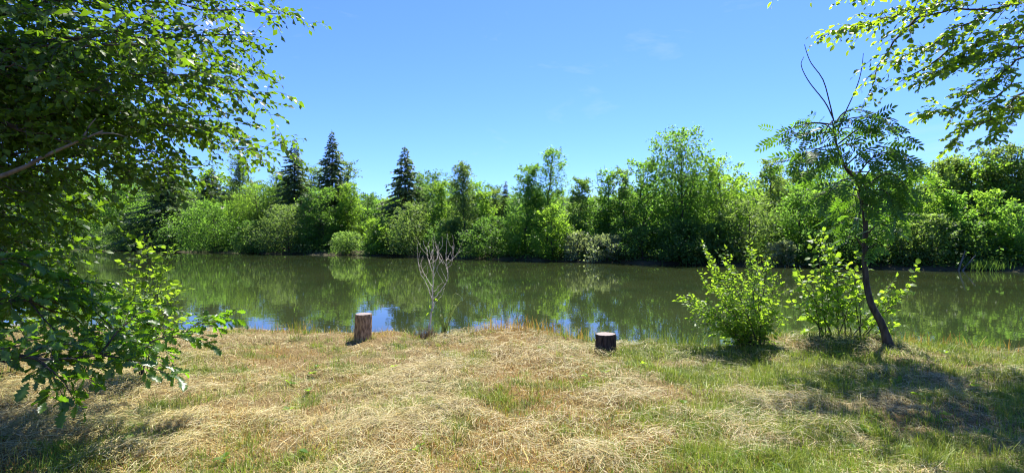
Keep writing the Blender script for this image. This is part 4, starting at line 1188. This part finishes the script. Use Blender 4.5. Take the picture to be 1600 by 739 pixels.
# --- the two upright log seats
def log(name, label, px, pyb, d, h, rad, mat, tilt, seed, flare=.0):
    r = np.random.default_rng(seed)
    b = P(px, pyb, d); b[2] = gz(b[0], b[1]) - .05
    h = h + .05
    T = thing(name, label, 'log', b)
    S, K = 72, 26
    a = np.linspace(0, 2 * np.pi, S, endpoint=False)
    # bark furrows: ridged profile round the log that wanders with height
    lines = []
    for k in range(K):
        t = k / (K - 1)
        fur = np.abs(np.sin(a * 9 + 1.6 * np.sin(t * 5 + a * 2) + r.normal(0, .08, S))) ** .7
        rr = rad * (1 + .05 * np.cos(2 * a + seed) + .03 * np.cos(3 * a)) * (1 + flare * (1 - t) ** 3) - .014 * (1 - fur) + r.normal(0, .0022, S)
        if k == K - 1: rr = rr - .004
        lines.append(np.stack([np.cos(a) * rr + tilt[0] * t * h, np.sin(a) * rr + tilt[1] * t * h, np.full(S, t * h)], -1))
    v = np.array(lines).reshape(-1, 3) + b
    i = np.arange(K - 1)[:, None] * S; j = np.arange(S)[None]; k2 = (j + 1) % S
    g = Geo(); g.add(v, np.stack([i + j, i + k2, i + S + k2, i + S + j], -1).reshape(-1, 4))
    g.obj('bark', M[mat], T, True)
    top = lines[-1]; cen = top.mean(0)
    g = Geo(); rings = [cen + (top - cen) * f + np.array([0, 0, .004 - .004 * f + .0015 * math.sin(9 * f)]) for f in (.97, .8, .55, .3, .1)]
    v = np.array(rings).reshape(-1, 3); v = np.vstack([v, cen[None] + [0, 0, .004]]) + b
    i = np.arange(4)[:, None] * S
    q = np.stack([i + j, i + k2, i + S + k2, i + S + j], -1).reshape(-1, 4)
    t = np.stack([4 * S + np.arange(S), 4 * S + (np.arange(S) + 1) % S, np.full(S, 5 * S)], -1)
    g.add(v, q, t)
    cobj = g.obj('cut_face', M['cut'], T)
    return T


log('log_seat', 'taller brown upright log with rough bark near the dead sapling', 566.5, 531, 8.4, .42, .142, 'bark_log', (.03, .02), 3, .07)
log('log_seat', 'short dark upright log with pale sawn top', 946, 549, 7.55, .25, .150, 'bark_dark', (.01, .03), 5, .10)

# ------------------------------------------------------------------ hay, stubble and grass of the near bank
def scatter(n, dmin=2.6, dmax=9.6, power=1.0):
    """points on the near bank, denser towards the camera as the picture needs"""
    u = RNG.uniform(0, 1, n * 2)
    d = dmin * (dmax / dmin) ** (u ** power)
    t = RNG.uniform(-1.12, 1.12, n * 2)
    x = t * d * 1.0
    ok = d < near_edge(x) + .12
    return x[ok][:n], d[ok][:n]


HAY = np.array([[.50, .40, .16], [.46, .38, .165], [.55, .475, .26], [.46, .335, .10], [.38, .37, .135]])
RUS = np.array([[.48, .255, .045], [.51, .33, .05], [.38, .19, .04], [.53, .39, .06]])
GRN = np.array([[.17, .25, .02], [.22, .31, .022], [.13, .19, .024], [.27, .345, .024], [.30, .325, .04]])

# cut hay lying in swirls
n = 215000
x, y = scatter(n); n = len(x)
swirl = fbm(x * .55 + 2, y * .6 + 9, 41, 2)
keep = RNG.uniform(0, 1, n) < np.clip(1.0 - .72 * field_green(x, y) - .68 * field_russet(x, y), .12, 1) * (.18 + 1.1 * sstep(.32, .60, fbm(x * 1.1, y * 1.3, 43, 3)))
x, y, swirl = x[keep], y[keep], swirl[keep]; n = len(x)
th = swirl * 9.0 + RNG.normal(0, 1.0, n)
L = RNG.uniform(.06, .23, n); kap = RNG.normal(0, .9, n)
pile = .09 * sstep(.45, .75, fbm(x * 1.1, y * 1.3, 43, 3))
h0 = RNG.uniform(0, 1, n) * (.012 + pile); lift = np.abs(RNG.normal(0, .012, n)); sl_ = RNG.normal(0, .04, n)
wd = RNG.uniform(.0012, .0030, n) * (1 + .11 * y)
SEG = 2; V = []
cx, cy_ = x.copy(), y.copy()
roll = RNG.normal(0, .5, n)
for k in range(SEG + 1):
    s = k / SEG
    a = th + kap * (s - .5)
    if k:
        cx = cx + np.cos(a) * L / SEG; cy_ = cy_ + np.sin(a) * L / SEG
    z = ground_z(cx, np.minimum(cy_, near_edge(cx) + .05)) + h0 + lift * 4 * s * (1 - s) + sl_ * (s - .3) * L * 2 + .004
    sd = np.stack([-np.sin(a) * np.cos(roll), np.cos(a) * np.cos(roll), np.sin(roll)], -1) * (wd * (1 - .4 * s) * .5)[:, None]
    c_ = np.stack([cx, cy_, z], -1)
    V.append(c_ - sd); V.append(c_ + sd)
V = np.stack(V, 1); kk = 2 * (SEG + 1)
q = np.concatenate([np.arange(n)[:, None] * kk + np.array([2 * i, 2 * i + 1, 2 * i + 3, 2 * i + 2])[None] for i in range(SEG)])
colr = HAY[RNG.integers(0, len(HAY), n)] * RNG.uniform(.5, 1.15, (n, 1))
gm = (RNG.uniform(0, 1, n) < .35 * field_green(x, y))[:, None]
colr = np.where(gm, np.array([.24, .27, .10]) * RNG.uniform(.7, 1.2, (n, 1)), colr)
g = Geo(); g.add(V.reshape(-1, 3), q, None, .5, np.repeat(colr, kk, axis=0))
o = g.obj('dry_hay', M['hay'], kind='stuff'); o['label'] = 'loose pale mown hay lying in swirls over the near bank'; o['category'] = 'hay'

# short stubble, russet where it has dried out
n = 78000
x, y = scatter(n); n = len(x)
ru, gr = field_russet(x, y), field_green(x, y)
keep = RNG.uniform(0, 1, n) < np.clip(.30 + 1.0 * ru + .35 * gr, 0, 1)
x, y, ru, gr = x[keep], y[keep], ru[keep], gr[keep]; n = len(x)
p = np.stack([x, y, ground_z(x, y) - .005], -1)
isr = RNG.uniform(0, 1, n) < (.25 + .6 * ru)
colr = np.where(isr[:, None], RUS[RNG.integers(0, 4, n)], HAY[RNG.integers(0, 5, n)] * .9) * RNG.uniform(.6, 1.15, (n, 1))
isg = RNG.uniform(0, 1, n) < .12 + .75 * gr
colr = np.where(isg[:, None], GRN[RNG.integers(0, 5, n)] * RNG.uniform(.7, 1.15, (n, 1)), colr)
edge = sstep(.9, .1, near_edge(x) - y)
g = Geo(); blades(g, p, RNG.uniform(.03, .09, n) * (1 + .7 * edge), RNG.uniform(.003, .006, n) * (1 + .06 * y), np.abs(RNG.normal(0, .8, n)), None, colr)
o = g.obj('stubble', M['hay'], kind='stuff'); o['label'] = 'short russet and straw stubble between the hay'; o['category'] = 'stubble'

# green grass in tufts
nt_ = 3500
tx, ty = scatter(nt_ * 4, 2.7, 9.4)
pr_ = np.clip(.05 + 1.0 * field_green(tx, ty), 0, 1)
k = RNG.uniform(0, 1, len(tx)) < pr_
tx, ty = tx[k][:nt_], ty[k][:nt_]
bl = RNG.integers(10, 38, len(tx))
idx = np.repeat(np.arange(len(tx)), bl); n = len(idx)
sp = RNG.uniform(.03, .11, len(tx))[idx]
x = tx[idx] + RNG.normal(0, 1, n) * sp; y = ty[idx] + RNG.normal(0, 1, n) * sp
y = np.minimum(y, near_edge(x) + .1)
p = np.stack([x, y, ground_z(x, y) - .005], -1)
th_ = RNG.uniform(.05, .13, len(tx))[idx]
tc_ = GRN[RNG.integers(0, 5, len(tx))][idx] * RNG.uniform(.75, 1.2, (n, 1))
g = Geo(); blades(g, p, th_ * RNG.uniform(.5, 1.3, n), RNG.uniform(.003, .0065, n) * (1 + .05 * y), np.abs(RNG.normal(.5, .7, n)), None, tc_, 2)
o = g.obj('green_grass', M['grass'], kind='stuff'); o['label'] = 'green grass growing in tufts through the hay, thickest on the right'; o['category'] = 'grass'

# taller grass along the lip of the bank
n = 9000
x = RNG.uniform(-9.5, 10, n); y = near_edge(x) + RNG.normal(-.12, .12, n)
dn = vn(x * 2.2, 0 * x, 61) * .7 + .5 * np.exp(-((x - 2.6) / .8) ** 2) + .5 * np.exp(-((x - .1) / .9) ** 2)
k = RNG.uniform(.25, 1, n) < dn; x, y, dn = x[k], y[k], dn[k]; n = len(x)
p = np.stack([x, y, ground_z(x, y) - .01], -1)
isr = RNG.uniform(0, 1, n) < np.clip(.35 + field_russet(x, y) - .9 * np.exp(-((x - 2.6) / .9) ** 2), 0, .9)
colr = np.where(isr[:, None], RUS[RNG.integers(0, 4, n)], GRN[RNG.integers(0, 5, n)]) * RNG.uniform(.7, 1.2, (n, 1))
g = Geo(); blades(g, p, RNG.uniform(.07, .26, n) * (.5 + dn), RNG.uniform(.005, .010, n), np.abs(RNG.normal(.1, .4, n)), None, colr, 3)
o = g.obj('waterside_grass', M['grass'], kind='stuff'); o['label'] = 'taller mixed grass along the lip of the near bank'; o['category'] = 'grass'

# grass growing up round the two logs
g = Geo()
for (px, py, d, rr) in ((566.5, 531, 8.4, .15), (946, 549, 7.55, .16)):
    c_ = P(px, py, d); n = 260
    a = RNG.uniform(0, 6.283, n); q = rr + np.abs(RNG.normal(.01, .05, n))
    p = np.stack([c_[0] + np.cos(a) * q, c_[1] + np.sin(a) * q, 0 * a], -1); p[:, 2] = ground_z(p[:, 0], p[:, 1]) - .005
    col_ = np.where((RNG.uniform(0, 1, n) < .55)[:, None], HAY[RNG.integers(0, 5, n)] * .9, GRN[RNG.integers(0, 5, n)])
    blades(g, p, RNG.uniform(.03, .11, n), RNG.uniform(.004, .008, n), np.abs(RNG.normal(.2, .5, n)), None, col_, 3)
o = g.obj('log_side_grass', M['grass'], kind='stuff'); o['label'] = 'short grass growing up against the two logs'; o['category'] = 'grass'

# low broadleaf weeds
g = Geo(); wx_, wy_ = scatter(400, 2.9, 9.0)
k = (RNG.uniform(0, 1, len(wx_)) < .08 + .35 * field_green(wx_, wy_)); wx_, wy_ = wx_[k], wy_[k]
for x_, y_ in zip(wx_, wy_):
    m_ = int(RNG.integers(4, 10)); a = RNG.uniform(0, 6.283, m_)
    p = np.stack([x_ + .01 * np.cos(a), y_ + .01 * np.sin(a), np.full(m_, gz(x_, y_) + .03)], -1)
    stamp(g, tmpl_simple(.55, .1, .2), p, np.stack([np.cos(a), np.sin(a), RNG.uniform(.1, .9, m_)], -1), np.tile([0, 0, 1.], (m_, 1)) + RNG.normal(0, .25, (m_, 3)), RNG.uniform(.035, .085, m_), RNG.uniform(.2, 1, m_))
o = g.obj('weeds', M['young'], kind='stuff'); o['label'] = 'small broad-leaved weeds dotted through the mown grass'; o['category'] = 'weeds'

# flecks floating on the pond
g = Geo(); n = 420
d_ = 9.5 * (34 / 9.5) ** RNG.uniform(0, 1, n); x_ = RNG.uniform(-.9, 1.05, n) * d_
k = (d_ > near_edge(x_) + .7) & (d_ < far_edge(x_) - 1) & (RNG.uniform(0, 1, n) < .25 + .75 * sstep(.0, .8, x_ / d_)); x_, d_ = x_[k], d_[k]; n = len(x_)
a = RNG.uniform(0, 6.283, n)
stamp(g, tmpl_rhomb(.6, .02), np.stack([x_, d_, np.full(n, WATER + .004)], -1), np.stack([np.cos(a), np.sin(a), 0 * a], -1), np.tile([0, 0, 1.], (n, 1)), RNG.uniform(.02, .06, n), RNG.uniform(0, 1, n))
o = g.obj('floating_leaves', M['silver'], kind='stuff'); o['label'] = 'tiny pale leaf flecks floating on the pond'; o['category'] = 'leaves'
